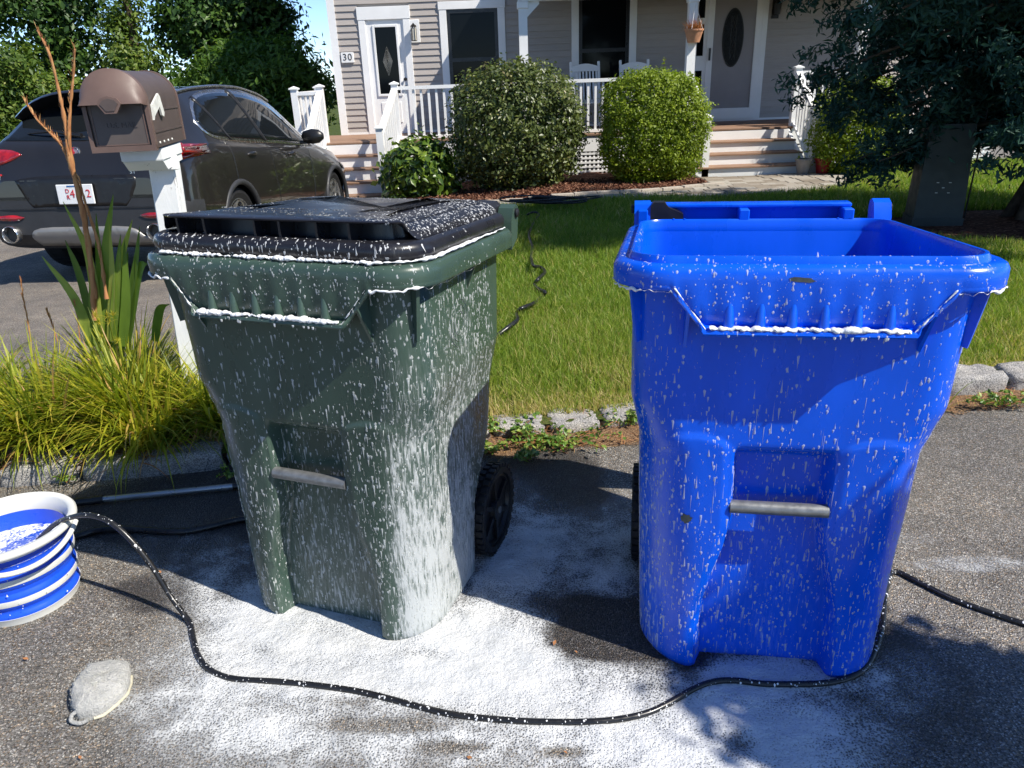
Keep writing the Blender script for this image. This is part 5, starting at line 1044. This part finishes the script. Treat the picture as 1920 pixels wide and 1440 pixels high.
# ------------------------------------------------------------------ wash mitt
m, nt, b = newmat('fluffy_mitt', (.4, .39, .37), .95, .1); co = opos(nt); n_ = noise(nt, co, 150.0, 5.0, .75); n2 = noise(nt, co, 25.0, 4.0, .6)
setc(nt, b, ramp(nt, n2, [(.3, (.5, .5, .48)), (.7, (.68, .67, .64))])); bump(nt, b, mth(nt, 'ADD', n_, n2), 1.0, .012); M['mitt'] = m
mc = gnd(190, 1312, 0); mt = thing('wash_mitt', 'grey fluffy wash mitt lying on the asphalt by the bucket', 'mitt', mc, world=True)
out = [gnd(*p) for p in ((150, 1355), (138, 1335), (140, 1305), (158, 1280), (175, 1262), (215, 1255), (248, 1258), (247, 1285), (240, 1305), (220, 1325), (195, 1345), (172, 1352))]
out = [p.lerp(q_, u) for p, q_ in zip(out, out[1:]+out[:1]) for u in (0, .25, .5, .75)]; cen = sum(out, Vector())/len(out); n = len(out); V = []; rs = np.random.default_rng(2)
for f_, z in ((.97, .002), (1.0, .012), (.99, .028), (.93, .04), (.78, .048), (.5, .051), (.2, .052)): V += [cen.lerp(p, f_*(1+rs.normal(0, .008)))*1.0+Vector((0, 0, z+rs.normal(0, .0015))) for p in out]
F = [(k*n+i, k*n+(i+1) % n, (k+1)*n+(i+1) % n, (k+1)*n+i) for k in range(6) for i in range(n)]+[tuple(6*n+i for i in range(n))]; o = obj('pile', V, F, M['mitt'], mt, True)
fz = RNG.choice(len(V), 2600); P = np.array([list(V[i]) for i in fz])+RNG.normal(0, .004, (2600, 3)); P[:, 2] = np.maximum(P[:, 2], .004); V2, F2, T2, U2 = arcs(P, RNG.uniform(.002, .006, 2600), np.full(2600, .0009), RNG.uniform(0, 1.6, 2600), RNG.uniform(-.5, 1, 2600), RNG.uniform(0, 6.28, 2600), RNG.random(2600), 2)
M['fluff'] = leafmat('mitt_fluff', [(0, (.5, .5, .48)), (1, (.72, .71, .68))], .9, .2, .1); q = obj('fluff', V2, F2, M['fluff'], mt); set_attr(q.data, 'tint', T2); q['kind'] = 'stuff'
mb = MB(); mb.tube(bez([gnd(150, 1330, .03), gnd(136, 1340, .022), gnd(134, 1352, .012), gnd(150, 1356, .01), gnd(165, 1350, .012)], 5), .005, 8); mb.build('loop', M['mitt'], mt, 60)
mb = MB(); mb.tube([cen.lerp(p, 1.0)+Vector((0, 0, .006)) for p in out[26:44]], .004, 6); mb.build('seam', simple('cream_seam', (.5, .46, .34), .8), mt, 60)

# ------------------------------------------------------------------ hoses and wand
M['hose'] = simple('black_hose', (.012, .012, .013), .32, .45, var=.3, scale=30)
def hose(name, label, pts, r_, drops=0, seed=3, n=8):
    P = bez(pts, n); mb = MB(); mb.tube(P, r_, 12); o = mb.build(name, M['hose'], None, 60); tag(o, label, 'hose')
    if drops:
        Vd, Fd = foam_drops(np.array(mb.V), np.array([f for f in mb.F if len(f) == 4]), drops, lambda c, nn: (nn[:, 2] > .0)*1.0+.02, .0015, .006, .35, seed, .0004); q = obj('foam_flecks', Vd, Fd, M['foam'], o, True); q['kind'] = 'stuff'
hr = .0078
hp_ = [(72, 1012, .17), (100, 985, .235), (130, 971, .275), (165, 966, .295), (205, 978, .285), (245, 1012, .235), (285, 1062, .155), (318, 1115, .07), (345, 1152, .022), (357, 1170, hr), (362, 1195, hr), (370, 1225, hr), (385, 1248, hr), (410, 1265, hr), (450, 1274, hr), (520, 1278, hr), (600, 1286, hr), (680, 1298, hr), (760, 1318, hr), (840, 1338, hr), (920, 1348, hr), (1000, 1353, hr), (1080, 1354, hr), (1150, 1350, hr), (1210, 1338, hr), (1255, 1318, hr), (1300, 1292, hr), (1340, 1278, hr), (1380, 1276, hr), (1430, 1282, hr), (1490, 1283, hr), (1545, 1281, hr), (1590, 1272, hr), (1622, 1253, hr), (1640, 1222, hr), (1655, 1170, hr), (1660, 1110, hr), (1675, 1072, hr), (1720, 1090, hr), (1780, 1120, hr), (1850, 1146, hr), (1930, 1172, hr), (2050, 1200, hr)]
hose('hose', 'long thin black hose running from the bucket across the foam and round the blue bin', [gnd(a, c, z) for a, c, z in hp_], hr, 420)
hose('hose', 'thick dark hose lying in the shade between bucket and green bin', [gnd(a, c, .013) for a, c in ((120, 1012), (150, 1004), (185, 994), (240, 992), (300, 996), (350, 996), (400, 986), (450, 974), (520, 968), (640, 950))], .0125)
lp = [(870, 668), (900, 650), (928, 632), (955, 612), (970, 600), (968, 588), (978, 578), (998, 570), (1014, 558), (1022, 548), (1012, 543), (1003, 534), (1010, 522), (1022, 510), (1012, 500), (1000, 498), (996, 480), (998, 462), (992, 440), (1000, 418), (1010, 402), (1000, 398), (985, 404)]
def lawnpt(px, py, dz=.05):
    z = 0.0
    for _ in range(6): P = gnd(px, py, z); z = float(g_lawn(P.x, P.y))+dz
    return P
hose('hose', 'black hose snaking half buried through the lawn grass', [lawnpt(a, c, .068+.022*math.sin(i*2.2)) for i, (a, c) in enumerate(lp)], .012)
cl = []; c0 = lawnpt(1035, 381, .09); rs = random.Random(8)
for k in range(60): a = k*.62; rr = .25+.10*math.sin(k*.37); cl.append(c0+Vector((math.cos(a)*rr*1.5+.12*math.sin(k*.21), math.sin(a)*rr*.55, .02+.012*math.sin(k*1.3)+k*.0008)))
hose('hose', 'tangled coil of black hose lying on the mulch edge by the olive shrub', cl, .010, n=4)
wd = thing('lance', 'grey metal spray lance with black grip lying along the kerb', 'lance', gnd(315, 925, 0), world=True); A, B, C_, D_ = gnd(192, 936, .02), gnd(442, 911, .02), gnd(95, 948, .018), gnd(468, 908, .02)
mb = MB(); mb.tube([A, B], .0115, 16); mb.build('tube', simple('anodised_metal', (.34, .36, .38), .35, .5, .7, var=.08), wd, 50); mb = MB(); mb.tube([C_, A.lerp(C_, -.02)], .016, 14); mb.build('grip', M['hose'], wd, 50); mb = MB(); mb.tube([B.lerp(A, .02), D_], .0145, 14); mb.build('collar', M['hose'], wd, 50)

# ------------------------------------------------------------------ utility box, marker rod, pots, basket
M['util'] = simple('dark_green_utility_paint', (.03, .04, .04), .5, .4, var=.12, scale=6)
ub = lawnpt(1745, 424, 0.0); ut = thing('utility_pedestal', 'dark green tapered utility pedestal standing under the conifer', 'utility box', ub, (0, 0, R(-14)))
mb = MB(); mb.add([(-.215, -.17, -.05), (.215, -.17, -.05), (.215, .17, -.05), (-.215, .17, -.05), (-.215, -.17, .10), (.215, -.17, .10), (.215, .17, .10), (-.215, .17, .10)], [(0, 1, 5, 4), (1, 2, 6, 5), (2, 3, 7, 6), (3, 0, 4, 7), (4, 5, 6, 7)]); mb.build('base', M['util'], ut)
mb = MB(); V = []
for z, k in ((.10, 1.0), (.86, .9), (.92, .87)): V += [(-.205*k, -.16*k, z), (.205*k, -.16*k, z), (.205*k, .16*k, z), (-.205*k, .16*k, z)]
mb.add(V, [(4*r_+i, 4*r_+(i+1) % 4, 4*r_+4+(i+1) % 4, 4*r_+4+i) for r_ in range(2) for i in range(4)]+[(8, 9, 10, 11), (3, 2, 1, 0)]); mb.build('cover', M['util'], ut)
for x, z in ((-.05, .42), (.05, .42), (-.05, .33), (.05, .33), (0, .375)): mb = MB(); mb.box(x-.01, x+.01, -.1605, -.145, z-.003, z+.003); mb.build('mark', M['flag'], ut)
rp = lawnpt(1805, 420, 0.0); mb = MB(); mb.tube([rp+Vector((0, 0, -.05)), rp+Vector((.02, 0, 1.05))], .008, 8); tag(mb.build('marker_rod', M['hose'], None, 60), 'thin black rod standing beside the utility pedestal', 'rod')
for px, col, lab, nm in ((1505, (.22, .2, .19), 'small grey flower pot at the foot of the front steps', 'g'), (1541, (.3, .012, .012), 'red flower pot with green plant beside the front steps', 'r')):
    c = aty(px, 324, 11.25); t = thing('flower_pot', lab, 'pot', (c.x, 11.25, float(g_lawn(c.x, 11.25))+.02), world=False); mb = MB(); mb.lathe([(.0, 0), (.08, 0), (.115, .19), (.125, .19), (.125, .22), (.11, .22), (.10, .18), (0, .18)], 24, 'z'); mb.build('pot', simple('pot_'+nm, col, .5), t, 40)
    n = 90 if nm == 'r' else 12; V, F, T = leaves(RNG.normal(0, .06, (n, 3))*np.array([1, 1, .7])+np.array([0, 0, .27 if nm == 'r' else .2]), .06, RNG.random(n), .5); o = obj('plant', V, F, M['weed'], t); set_attr(o.data, 'tint', T); o['kind'] = 'stuff'
c = aty(1301, 62, 12.38); t = thing('hanging_basket', 'terracotta hanging pot of dried flowers on the porch column', 'basket', c); mb = MB(); mb.lathe([(0, -.13), (.09, -.13), (.135, .03), (.145, .03), (.145, .055), (.125, .055), (.12, .03), (0, .03)], 26, 'z'); mb.build('pot', simple('terracotta', (.45, .22, .12), .7, var=.15), t, 40)
for a in (0, 2.1, 4.2): mb = MB(); mb.tube([(.13*math.cos(a), .13*math.sin(a), .05), (0, 0, .42)], .004, 5); mb.build('cord', M['white_paint'], t)
n = 420; V, F, T, U = arcs(RNG.normal(0, .05, (n, 3))*np.array([1, 1, .2])+np.array([0, 0, .05]), RNG.uniform(.08, .24, n), np.full(n, .006), RNG.uniform(.4, 1.5, n), RNG.uniform(0, 1.5, n), RNG.uniform(0, 6.28, n), RNG.random(n)*.5, 3); o = obj('dried_plant', V, F, M['dry_stalk'], t); set_attr(o.data, 'tint', T)
# scraps on the asphalt
labs = ['curled orange leaf scrap on the dry asphalt between bucket and mitt', 'orange leaf scrap beside the hose arc on dry asphalt', 'orange leaf scrap beside the wash mitt', 'orange leaf scrap on the grey asphalt beyond the mitt', 'leaf scrap in a bare patch of thin foam below the hose', 'leaf scrap in the thin foam beside a dark crack', 'leaf scrap at the foot of the blue bucket', 'orange leaf scrap in the wet bare patch between the bins', 'second orange leaf scrap in the wet patch, nearer the blue bin']
for k, (px, py) in enumerate(((48, 1235), (300, 1072), (230, 1280), (150, 1420), (1060, 1410), (880, 1420), (36, 1180), (1040, 1205), (1080, 1222))):
    c = gnd(px, py, .010); V, F, T = leaves(np.array([[0, 0, 0.]]), .013, np.array([.25]), 3.0, None, .6); o = obj('fallen_leaf', V, F, M['dry_stalk'], None, loc=c); set_attr(o.data, 'tint', T); tag(o, labs[k], 'leaf', 'leaf scraps on the asphalt')
# ------------------------------------------------------------------ parked SUV (local: x right, y forward, z up, origin under the rear axle)
m, nt, b = newmat('car_paint', (.022, .021, .021), .28, .5); b.inputs['Coat Weight'].default_value = 1.0; b.inputs['Coat Roughness'].default_value = .03; co = opos(nt)
setc(nt, b, ramp(nt, noise(nt, co, 3.0, 4.0), [(.3, (.024, .022, .021)), (.7, (.032, .029, .027))])); b.inputs['Metallic'].default_value = .5; M['car_paint'] = m
M['car_glass'] = newmat('car_glass', (.008, .010, .012), .02, .6)[0]; M['chrome'] = simple('satin_chrome', (.6, .6, .6), .22, .5, .95, var=.05); M['cladding'] = simple('dark_cladding', (.028, .029, .032), .5, .4, var=.1)
m, nt, b = newmat('tail_lens', (.34, .006, .010), .1, .6); b.inputs['Coat Weight'].default_value = 1.0; setc(nt, b, ramp(nt, noise(nt, opos(nt), 14.0, 2.0), [(.35, (.16, .004, .008)), (.65, (.42, .01, .012))])); M['tail_lens'] = m
M['silver'] = simple('silver_skid_plate', (.27, .265, .255), .4, .5, .45, var=.06); M['alloy'] = simple('alloy_wheel', (.45, .45, .45), .3, .5, .85, var=.1); M['car_black'] = simple('car_black_trim', (.01, .01, .011), .35, .5, var=.2)
M['plate_white'] = simple('plate_white', (.74, .75, .75), .4, .4, var=.04); M['plate_red'] = simple('plate_red', (.5, .02, .03), .5, var=.05); M['plate_blue'] = simple('plate_blue', (.04, .13, .32), .5, var=.1)
car = thing('parked_car', 'dark grey parked SUV with red tail lights on the driveway', 'car', (-3.387, 7.112, -.169), (R(-3.75), 0, R(-5.64)))
# section tables along the car
YT = [-.97, -.955, -.92, -.86, -.80, -.70, -.55, -.40, -.30, 0, .5, 1.0, 1.5, 1.75, 2.0, 2.3, 2.55, 2.8, 3.1, 3.4, 3.6, 3.68, 3.73]
def tb(*v): return list(zip([-.97, -.93, -.85, -.72, -.45, -.28, .3, 1.0, 1.6, 2.1, 2.7, 3.2, 3.55, 3.73], v))
ZTOP = tb(.86, 1.03, 1.13, 1.22, 1.44, 1.54, 1.62, 1.635, 1.585, 1.42, 1.09, 1.00, .90, .62)
WMX = tb(.80, .865, .90, .925, .945, .95, .95, .945, .945, .945, .94, .92, .86, .70)
WBT = tb(.70, .78, .81, .83, .85, .86, .865, .87, .87, .86, .84, .80, .72, .60)
ZBT = tb(.80, .96, 1.03, 1.08, 1.12, 1.12, 1.085, 1.065, 1.045, 1.03, .99, .93, .84, .58)
WRF = tb(.60, .68, .70, .66, .60, .60, .61, .62, .60, .58, .60, .60, .55, .45)
ZBO = tb(.42, .34, .30, .27, .25, .24, .24, .24, .24, .24, .24, .25, .28, .34)
secs = []
for y in YT:
    g = lambda T_: lerp(y, T_); zt, wm, wb, zbt, wr, zb0 = g(ZTOP), g(WMX), g(WBT), g(ZBT), g(WRF), g(ZBO); h = max(zt-zbt, .02)
    ctl = [(0, zb0), (wm*.55, zb0), (wm*.90, zb0+.02), (wm*.965, zb0+.12), (wm, zb0+.30), (wm*.995, .70 if zbt > .78 else zbt-.08), (wm*.975, zbt-.14 if zbt > .8 else zbt-.05), (wb+.03, zbt-.03), (wb, zbt+.0), (wb+(wr-wb)*.45, zbt+h*.48), (wr+.03, zbt+h*.86), (wr-.05, zbt+h*.965), (wr*.55, zt-.004), (0, zt)]
    P = bez([(a, c, 0) for a, c in ctl], 4); half = [(p.x, y, p.y) for p in P]; secs.append(np.array(half+[(-a, y_, c) for a, y_, c in half[-2:0:-1]]))
# smooth along the length
YS = np.unique(np.r_[np.linspace(-.97, -.2, 26), np.linspace(-.2, 3.2, 44), np.linspace(3.2, 3.73, 14)]); S = np.stack(secs); R2 = []
for y in YS:
    i = int(np.clip(np.searchsorted(YT, y)-1, 0, len(YT)-2)); u = (y-YT[i])/(YT[i+1]-YT[i]); a, b_, c, d = S[max(i-1, 0)], S[i], S[i+1], S[min(i+2, len(S)-1)]
    q = b_*(1-u)+c*u; q[:, 1] = y; R2.append(q)
for _ in range(2):
    R3 = [R2[0]]+[(R2[k-1]+2*R2[k]+R2[k+1])/4 for k in range(1, len(R2)-1)]+[R2[-1]]; R2 = R3
V, F = loft(R2); n_ = len(R2[0]); Fl = [tuple(int(i) for i in f) for f in F]+[tuple(range(n_)), tuple(len(V)-n_+k for k in range(n_))[::-1]]
shell = mesh('shell', V, Fl); bvh_car = BVHTree.FromPolygons([Vector(v) for v in V], Fl)
tmp = bpy.data.objects.new('tmp', shell); COL.objects.link(tmp); cut = MB()
for yy in (0, 2.82):
    for s in (-1, 1): cut.lathe([(0, s*.55), (.385, s*.55), (.385, s*1.2), (0, s*1.2)], 40, 'x', (0, yy, .35))
cobj = cut.build('cut', None); md = tmp.modifiers.new('b', 'BOOLEAN'); md.operation = 'DIFFERENCE'; md.object = cobj; md.solver = 'EXACT'
dg = bpy.context.evaluated_depsgraph_get(); me = bpy.data.meshes.new_from_object(tmp.evaluated_get(dg)); bpy.data.objects.remove(tmp); bpy.data.objects.remove(cobj)
me.name = 'body'; me.materials.clear(); me.materials.append(M['car_paint']); me.materials.append(M['cladding'])
for p in me.polygons:
    p.material_index = 1 if p.center.z < .40 and p.center.y > -.7 else (1 if (p.center.y <= -.7 and p.center.z < .66) else 0)
body = link('body', me, car); autosmooth(body, 38)
def patch(name, poly, mat, ax, lift=.004, parent=car, sub=3, thick=0.0, side=1):
    bm = bmesh.new(); vv = [bm.verts.new((a, c, 0)) for a, c in poly]; bm.faces.new(vv); bmesh.ops.triangulate(bm, faces=bm.faces[:])
    for _ in range(sub): bmesh.ops.subdivide_edges(bm, edges=[e for e in bm.edges if e.calc_length() > .05], cuts=1, use_grid_fill=False); bmesh.ops.triangulate(bm, faces=bm.faces[:])
    for v in bm.verts:
        a, c = v.co.x, v.co.y
        if ax == 'y': o_, d_ = Vector((a, -3, c)), Vector((0, 1, 0))
        elif ax == 'x': o_, d_ = Vector((side*3, a, c)), Vector((-side, 0, 0))
        h = bvh_car.ray_cast(o_, d_); p = h[0] if h[0] else Vector((a, -.9, c)) if ax == 'y' else Vector((side*.9, a, c)); nn = -d_ if not h[0] else (h[1] if h[1].dot(d_) < 0 else -h[1])
        v.co = p+(nn*.6-d_*.4)*lift
    bmesh.ops.recalc_face_normals(bm, faces=bm.faces[:]); me_ = bpy.data.meshes.new(name); bm.to_mesh(me_); bm.free(); me_.materials.append(mat); o = link(name, me_, parent)
    for p in me_.polygons: p.use_smooth = True
    md = o.modifiers.new('t', 'SOLIDIFY'); md.thickness = max(.003, thick); md.offset = -1; return o
def smoothpoly(pts, n=5): P = bez([(a, c, 0) for a, c in pts]+[(pts[0][0], pts[0][1], 0)], n)[:-1]; return [(p.x, p.y) for p in P]
# side glazing with bright surround, both sides
for s in (1, -1):
    WIN = [(-.30, 1.29), (-.24, 1.20), (-.05, 1.155), (.5, 1.125), (1.2, 1.105), (2.10, 1.075), (2.05, 1.15), (1.75, 1.355), (1.45, 1.485), (.9, 1.545), (.3, 1.535), (-.1, 1.455)]
    big_ = [(a+(a-.85)*.035, c+(c-1.33)*.16) for a, c in WIN]
    patch('window_surround', smoothpoly(big_, 3), M['chrome'], 'x', .004, side=s); gl = patch('side_glass', smoothpoly(WIN, 3), M['car_glass'], 'x', .009, side=s)
    patch('pillar', [(.86, 1.10), (.93, 1.10), (.70, 1.60), (.62, 1.60)], M['car_black'], 'x', .013, gl, side=s); patch('pillar', [(.10, 1.12), (.135, 1.12), (-.08, 1.50), (-.12, 1.49)], M['car_black'], 'x', .013, gl, side=s)
    for y0, z0 in ((.30, .985), (1.34, .955)): mb = MB(); mb.tube([(0, y0, z0), (.03, y0+.04, z0+.01), (.034, y0+.11, z0+.01), (.0, y0+.19, z0-.005)], [.012, .017, .017, .010], 8); mb.xform(Matrix.Translation((s*.915, 0, 0)) @ Matrix.Diagonal((s, 1, 1, 1))); mb.build('door_handle', M['car_paint'], car, 50)
    mb = MB(); mb.lathe([(0, -.13), (.07, -.10), (.098, .0), (.085, .08), (.04, .13), (0, .14)], 16, 'z'); mb.xform(Matrix.Translation((s*1.02, 1.86, 1.13)) @ Matrix.Rotation(R(90), 4, 'Y') @ Matrix.Diagonal((.85, .62, 1, 1))); mi = mb.build('side_mirror', M['car_black'], car, 60); mb = MB(); mb.box(min(s*.86, s*.98), max(s*.86, s*.98), 1.86, 1.91, 1.05, 1.09, .01); mb.build('mirror_arm', M['car_black'], mi)
    for yy in (0, 2.82):
        mb = MB(); mb.tube([(s*.935, yy+.405*math.cos(a), .35+.405*math.sin(a)) for a in np.linspace(-.15, math.pi+.15, 26)], .028, 8); mb.build('wheel_arch', M['cladding'], car, 60)
    for y0, y1, z0, z1 in ((.93, .86, .34, 1.09), (1.98, 2.02, .36, 1.04), (-.02, -.02, .78, 1.12)):
        pts = [Vector((s*3, y0+(y1-y0)*u, z0+(z1-z0)*u)) for u in np.linspace(0, 1, 14)]; hit = [bvh_car.ray_cast(p, Vector((-s, 0, 0)))[0] for p in pts]; mb = MB(); mb.tube([h+Vector((s*.0005, 0, 0)) for h in hit if h], .0035, 5); mb.build('door_gap', M['car_black'], car)
    for yy in (0, 2.82):
        mb = MB(); mb.lathe([(.25, -.115), (.33, -.11), (.352, -.09), (.355, .06), (.345, .095), (.30, .112), (.255, .10), (.25, .06)], 44, 'x', (0, 0, 0))
        for k in range(40):
            kb = MB(); kb.box(-.08, .06, -.012, .012, .35, .3585); kb.xform(Matrix.Rotation(k*math.pi/20, 4, 'X')); mb.add(kb.V, kb.F)
        mb.xform(Matrix.Translation((s*.80, yy, .355)) @ Matrix.Diagonal((s, 1, 1, 1))); wh = mb.build('wheel', M['tyre'], car, 35)
        hb = MB(); hb.lathe([(.252, .02), (.258, .095), (.246, .098), (.236, .04), (.236, .0)], 40, 'x')
        for k in range(5):
            a = k*2*math.pi/5
            kb = MB(); kb.lathe([(.088, .055), (.088, .085), (.062, .085), (.062, .055), (.088, .055)], 18, 'x', (0, .165*math.cos(a), .165*math.sin(a))); hb.add(kb.V, kb.F); kb = MB(); kb.box(.05, .08, -.022, .022, .0, .11); kb.xform(Matrix.Rotation(a-math.pi/2+math.pi/5, 4, 'X')); hb.add(kb.V, kb.F)
        hb.lathe([(0, .09), (.035, .088), (.05, .07), (.05, .04), (0, .04)], 16, 'x'); hb.xform(Matrix.Translation((s*.80, yy, .355)) @ Matrix.Diagonal((s, 1, 1, 1))); hb.build('rim', M['alloy'], wh, 35)
        bd = MB(); bd.lathe([(0, 0), (.24, 0), (.24, .02), (0, .02)], 30, 'x', (s*.76, yy, .355)); bd.build('brake_disc', M['car_black'], wh)
mb = MB(); mb.box(-.56, .56, -.5, .5, .28, 1.0); mb.build('wheel_well', M['car_black'], car); mb = MB(); mb.box(-.56, .56, 2.3, 3.3, .28, .85); mb.build('wheel_well', M['car_black'], car)
# roof rails, spoiler
for s in (-1, 1):
    pts = [bvh_car.ray_cast(Vector((s*.585, y, 3)), Vector((0, 0, -1)))[0] for y in np.linspace(-.25, 1.75, 20)]; mb = MB(); mb.tube([p+Vector((0, 0, .014)) for p in pts], .016, 8); mb.build('roof_rail', M['chrome'], car, 60)
mb = MB(); V = []
for x in np.linspace(-.64, .64, 15):
    k = 1-(abs(x)/.64)**3*.12; V += [(x, -.30, 1.55*k+.03), (x, -.62, 1.53*k+.02), (x, -.64, 1.51*k+.02), (x, -.45, 1.465*k), (x, -.3, 1.485*k)]
mb.add(V, [(i*5+j, i*5+(j+1) % 5, (i+1)*5+(j+1) % 5, (i+1)*5+j) for i in range(14) for j in range(5)]+[(0, 1, 2, 3, 4), tuple(14*5+j for j in (4, 3, 2, 1, 0))]); mb.build('spoiler', M['car_paint'], car, 40)
# rear window, wiper
patch('rear_window', smoothpoly([(-.68, 1.17), (0, 1.155), (.68, 1.17), (.60, 1.38), (.52, 1.485), (0, 1.505), (-.52, 1.485), (-.60, 1.38)], 4), M['car_glass'], 'y', .006)
h0 = bvh_car.ray_cast(Vector((.02, -3, 1.19)), Vector((0, 1, 0)))[0]; h1 = bvh_car.ray_cast(Vector((-.48, -3, 1.22)), Vector((0, 1, 0)))[0]
mb = MB(); mb.tube([h0+Vector((0, -.03, 0)), h0.lerp(h1, .5)+Vector((0, -.045, .03)), h1+Vector((0, -.02, 0))], [.022, .014, .007], 8); mb.build('rear_wiper', M['car_black'], car, 60)
# tail lights
for s in (-1, 1):
    P = [(s*.46, 1.06), (s*.55, 1.09), (s*.75, 1.10), (s*.92, 1.09), (s*.925, 1.04), (s*.86, .985), (s*.72, .965), (s*.55, 1.01)]
    patch('tail_light', smoothpoly(P, 3), M['tail_lens'], 'y', .012, thick=.02)
    patch('tail_light', smoothpoly([(-.90, 1.03), (-.74, 1.03), (-.60, 1.06), (-.60, 1.085), (-.78, 1.105), (-.90, 1.10)], 3), M['tail_lens'], 'x', .012, thick=.02, side=s)
    patch('rear_reflector', smoothpoly([(s*.50, .565), (s*.60, .585), (s*.76, .57), (s*.70, .54), (s*.56, .54)], 3), M['tail_lens'], 'y', .010)
    mb = MB(); mb.lathe([(.045, .05), (.068, .04), (.074, -.02), (.066, -.03), (.060, -.02), (.056, .06)], 26, 'y', (s*.63, -1.0, .43)); mb.build('exhaust_tip', M['chrome'], car, 50); mb = MB(); mb.lathe([(0, 0), (.058, 0), (.058, .05), (0, .05)], 20, 'y', (s*.63, -.985, .43)); mb.build('exhaust_bore', M['car_black'], car)
# tailgate recess, plate, bumper parts
patch('plate_recess', smoothpoly([(-.52, .86), (-.30, .885), (.30, .885), (.52, .86), (.42, .66), (.30, .645), (-.30, .645), (-.42, .66)], 3), M['car_black'], 'y', .002); patch('tailgate_seam', [(-.80, .632), (.80, .632), (.80, .625), (-.80, .625)], M['car_black'], 'y', .004)
yb = -.955-.02; sk = patch('skid_plate', smoothpoly([(-.44, .33), (-.47, .41), (-.38, .475), (0, .48), (.38, .475), (.50, .40), (.54, .33), (0, .325)], 3), M['silver'], 'y', .018, thick=.03)
hpl = bvh_car.ray_cast(Vector((0, -3, .74)), Vector((0, 1, 0)))[0]; ypl = hpl.y-.03
mb = MB(); mb.box(-.155, .155, ypl, ypl+.012, .665, .82, .004); pl = mb.build('licence_plate', M['plate_white'], car)
def ptext(s_, size, mat, x, z, nm='plate_character'): text(nm, s_, size, mat, pl, Matrix.Translation((x, ypl-.002, z)) @ FACE, .0012)
ptext('D', .046, M['plate_red'], -.062, .768); ptext('R', .046, M['plate_red'], -.062, .720); ptext('4', .088, M['plate_red'], -.022, .745); ptext('2', .088, M['plate_red'], .115, .745)
mb = MB(); mb.box(-.06, .06, ypl-.0015, ypl+.002, .800, .812); mb.build('plate_caption', M['plate_blue'], pl)
# round emblem and badges
he = bvh_car.ray_cast(Vector((0, -3, 1.065)), Vector((0, 1, 0)))[0]; mb = MB(); mb.lathe([(.034, -.004), (.040, -.010), (.044, -.004), (.042, .02), (.034, .02)], 26, 'y', he); em = mb.build('emblem', M['chrome'], car, 40); mb = MB(); mb.lathe([(0, -.006), (.034, -.005), (.034, .01), (0, .01)], 24, 'y', he); mb.build('emblem_disc', simple('emblem_enamel', (.2, .16, .2), .25, var=.6, scale=60), em, 40)
mb = MB(); mb.box(he.x-.020, he.x-.004, he.y-.009, he.y, he.z-.028, he.z+.028); mb.box(he.x-.028, he.x+.004, he.y-.0095, he.y, he.z-.004, he.z+.006); mb.build('emblem_cross', M['plate_red'], em)
hb_ = bvh_car.ray_cast(Vector((.52, -3, .915)), Vector((0, 1, 0)))[0]; text('badge_lettering', 'ST', .045, M['chrome'], car, Matrix.Translation((.50, hb_.y-.006, .905)) @ FACE, .002, 1.1)
hq = bvh_car.ray_cast(Vector((-.66, -3, .88)), Vector((0, 1, 0)))[0]; mb = MB(); mb.prism([(-.685, .865), (-.645, .865), (-.635, .895), (-.66, .905), (-.685, .895)], hq.y-.008, hq.y+.004, 'xz'); mb.build('badge', M['chrome'], car); mb = MB(); mb.box(-.648, -.628, hq.y-.009, hq.y+.003, .898, .912); mb.build('badge_accent', M['plate_red'], car)
# windscreen and front
mb = MB(); V = []
for y in np.linspace(1.78, 2.66, 8):
    for x in np.linspace(-.58, .58, 11): h = bvh_car.ray_cast(Vector((x, y, 3)), Vector((0, 0, -1)))[0]; V.append(h+Vector((0, 0, .006)))
mb.add(V, [(i*11+j, i*11+j+1, (i+1)*11+j+1, (i+1)*11+j) for i in range(7) for j in range(10)]); mb.build('windscreen', M['car_glass'], car, 60)
for s in (-1, 1): patch('headlight', smoothpoly([(3.15, .80), (3.45, .78), (3.55, .72), (3.4, .70), (3.2, .73)], 3), M['car_glass'], 'x', .008, side=s)
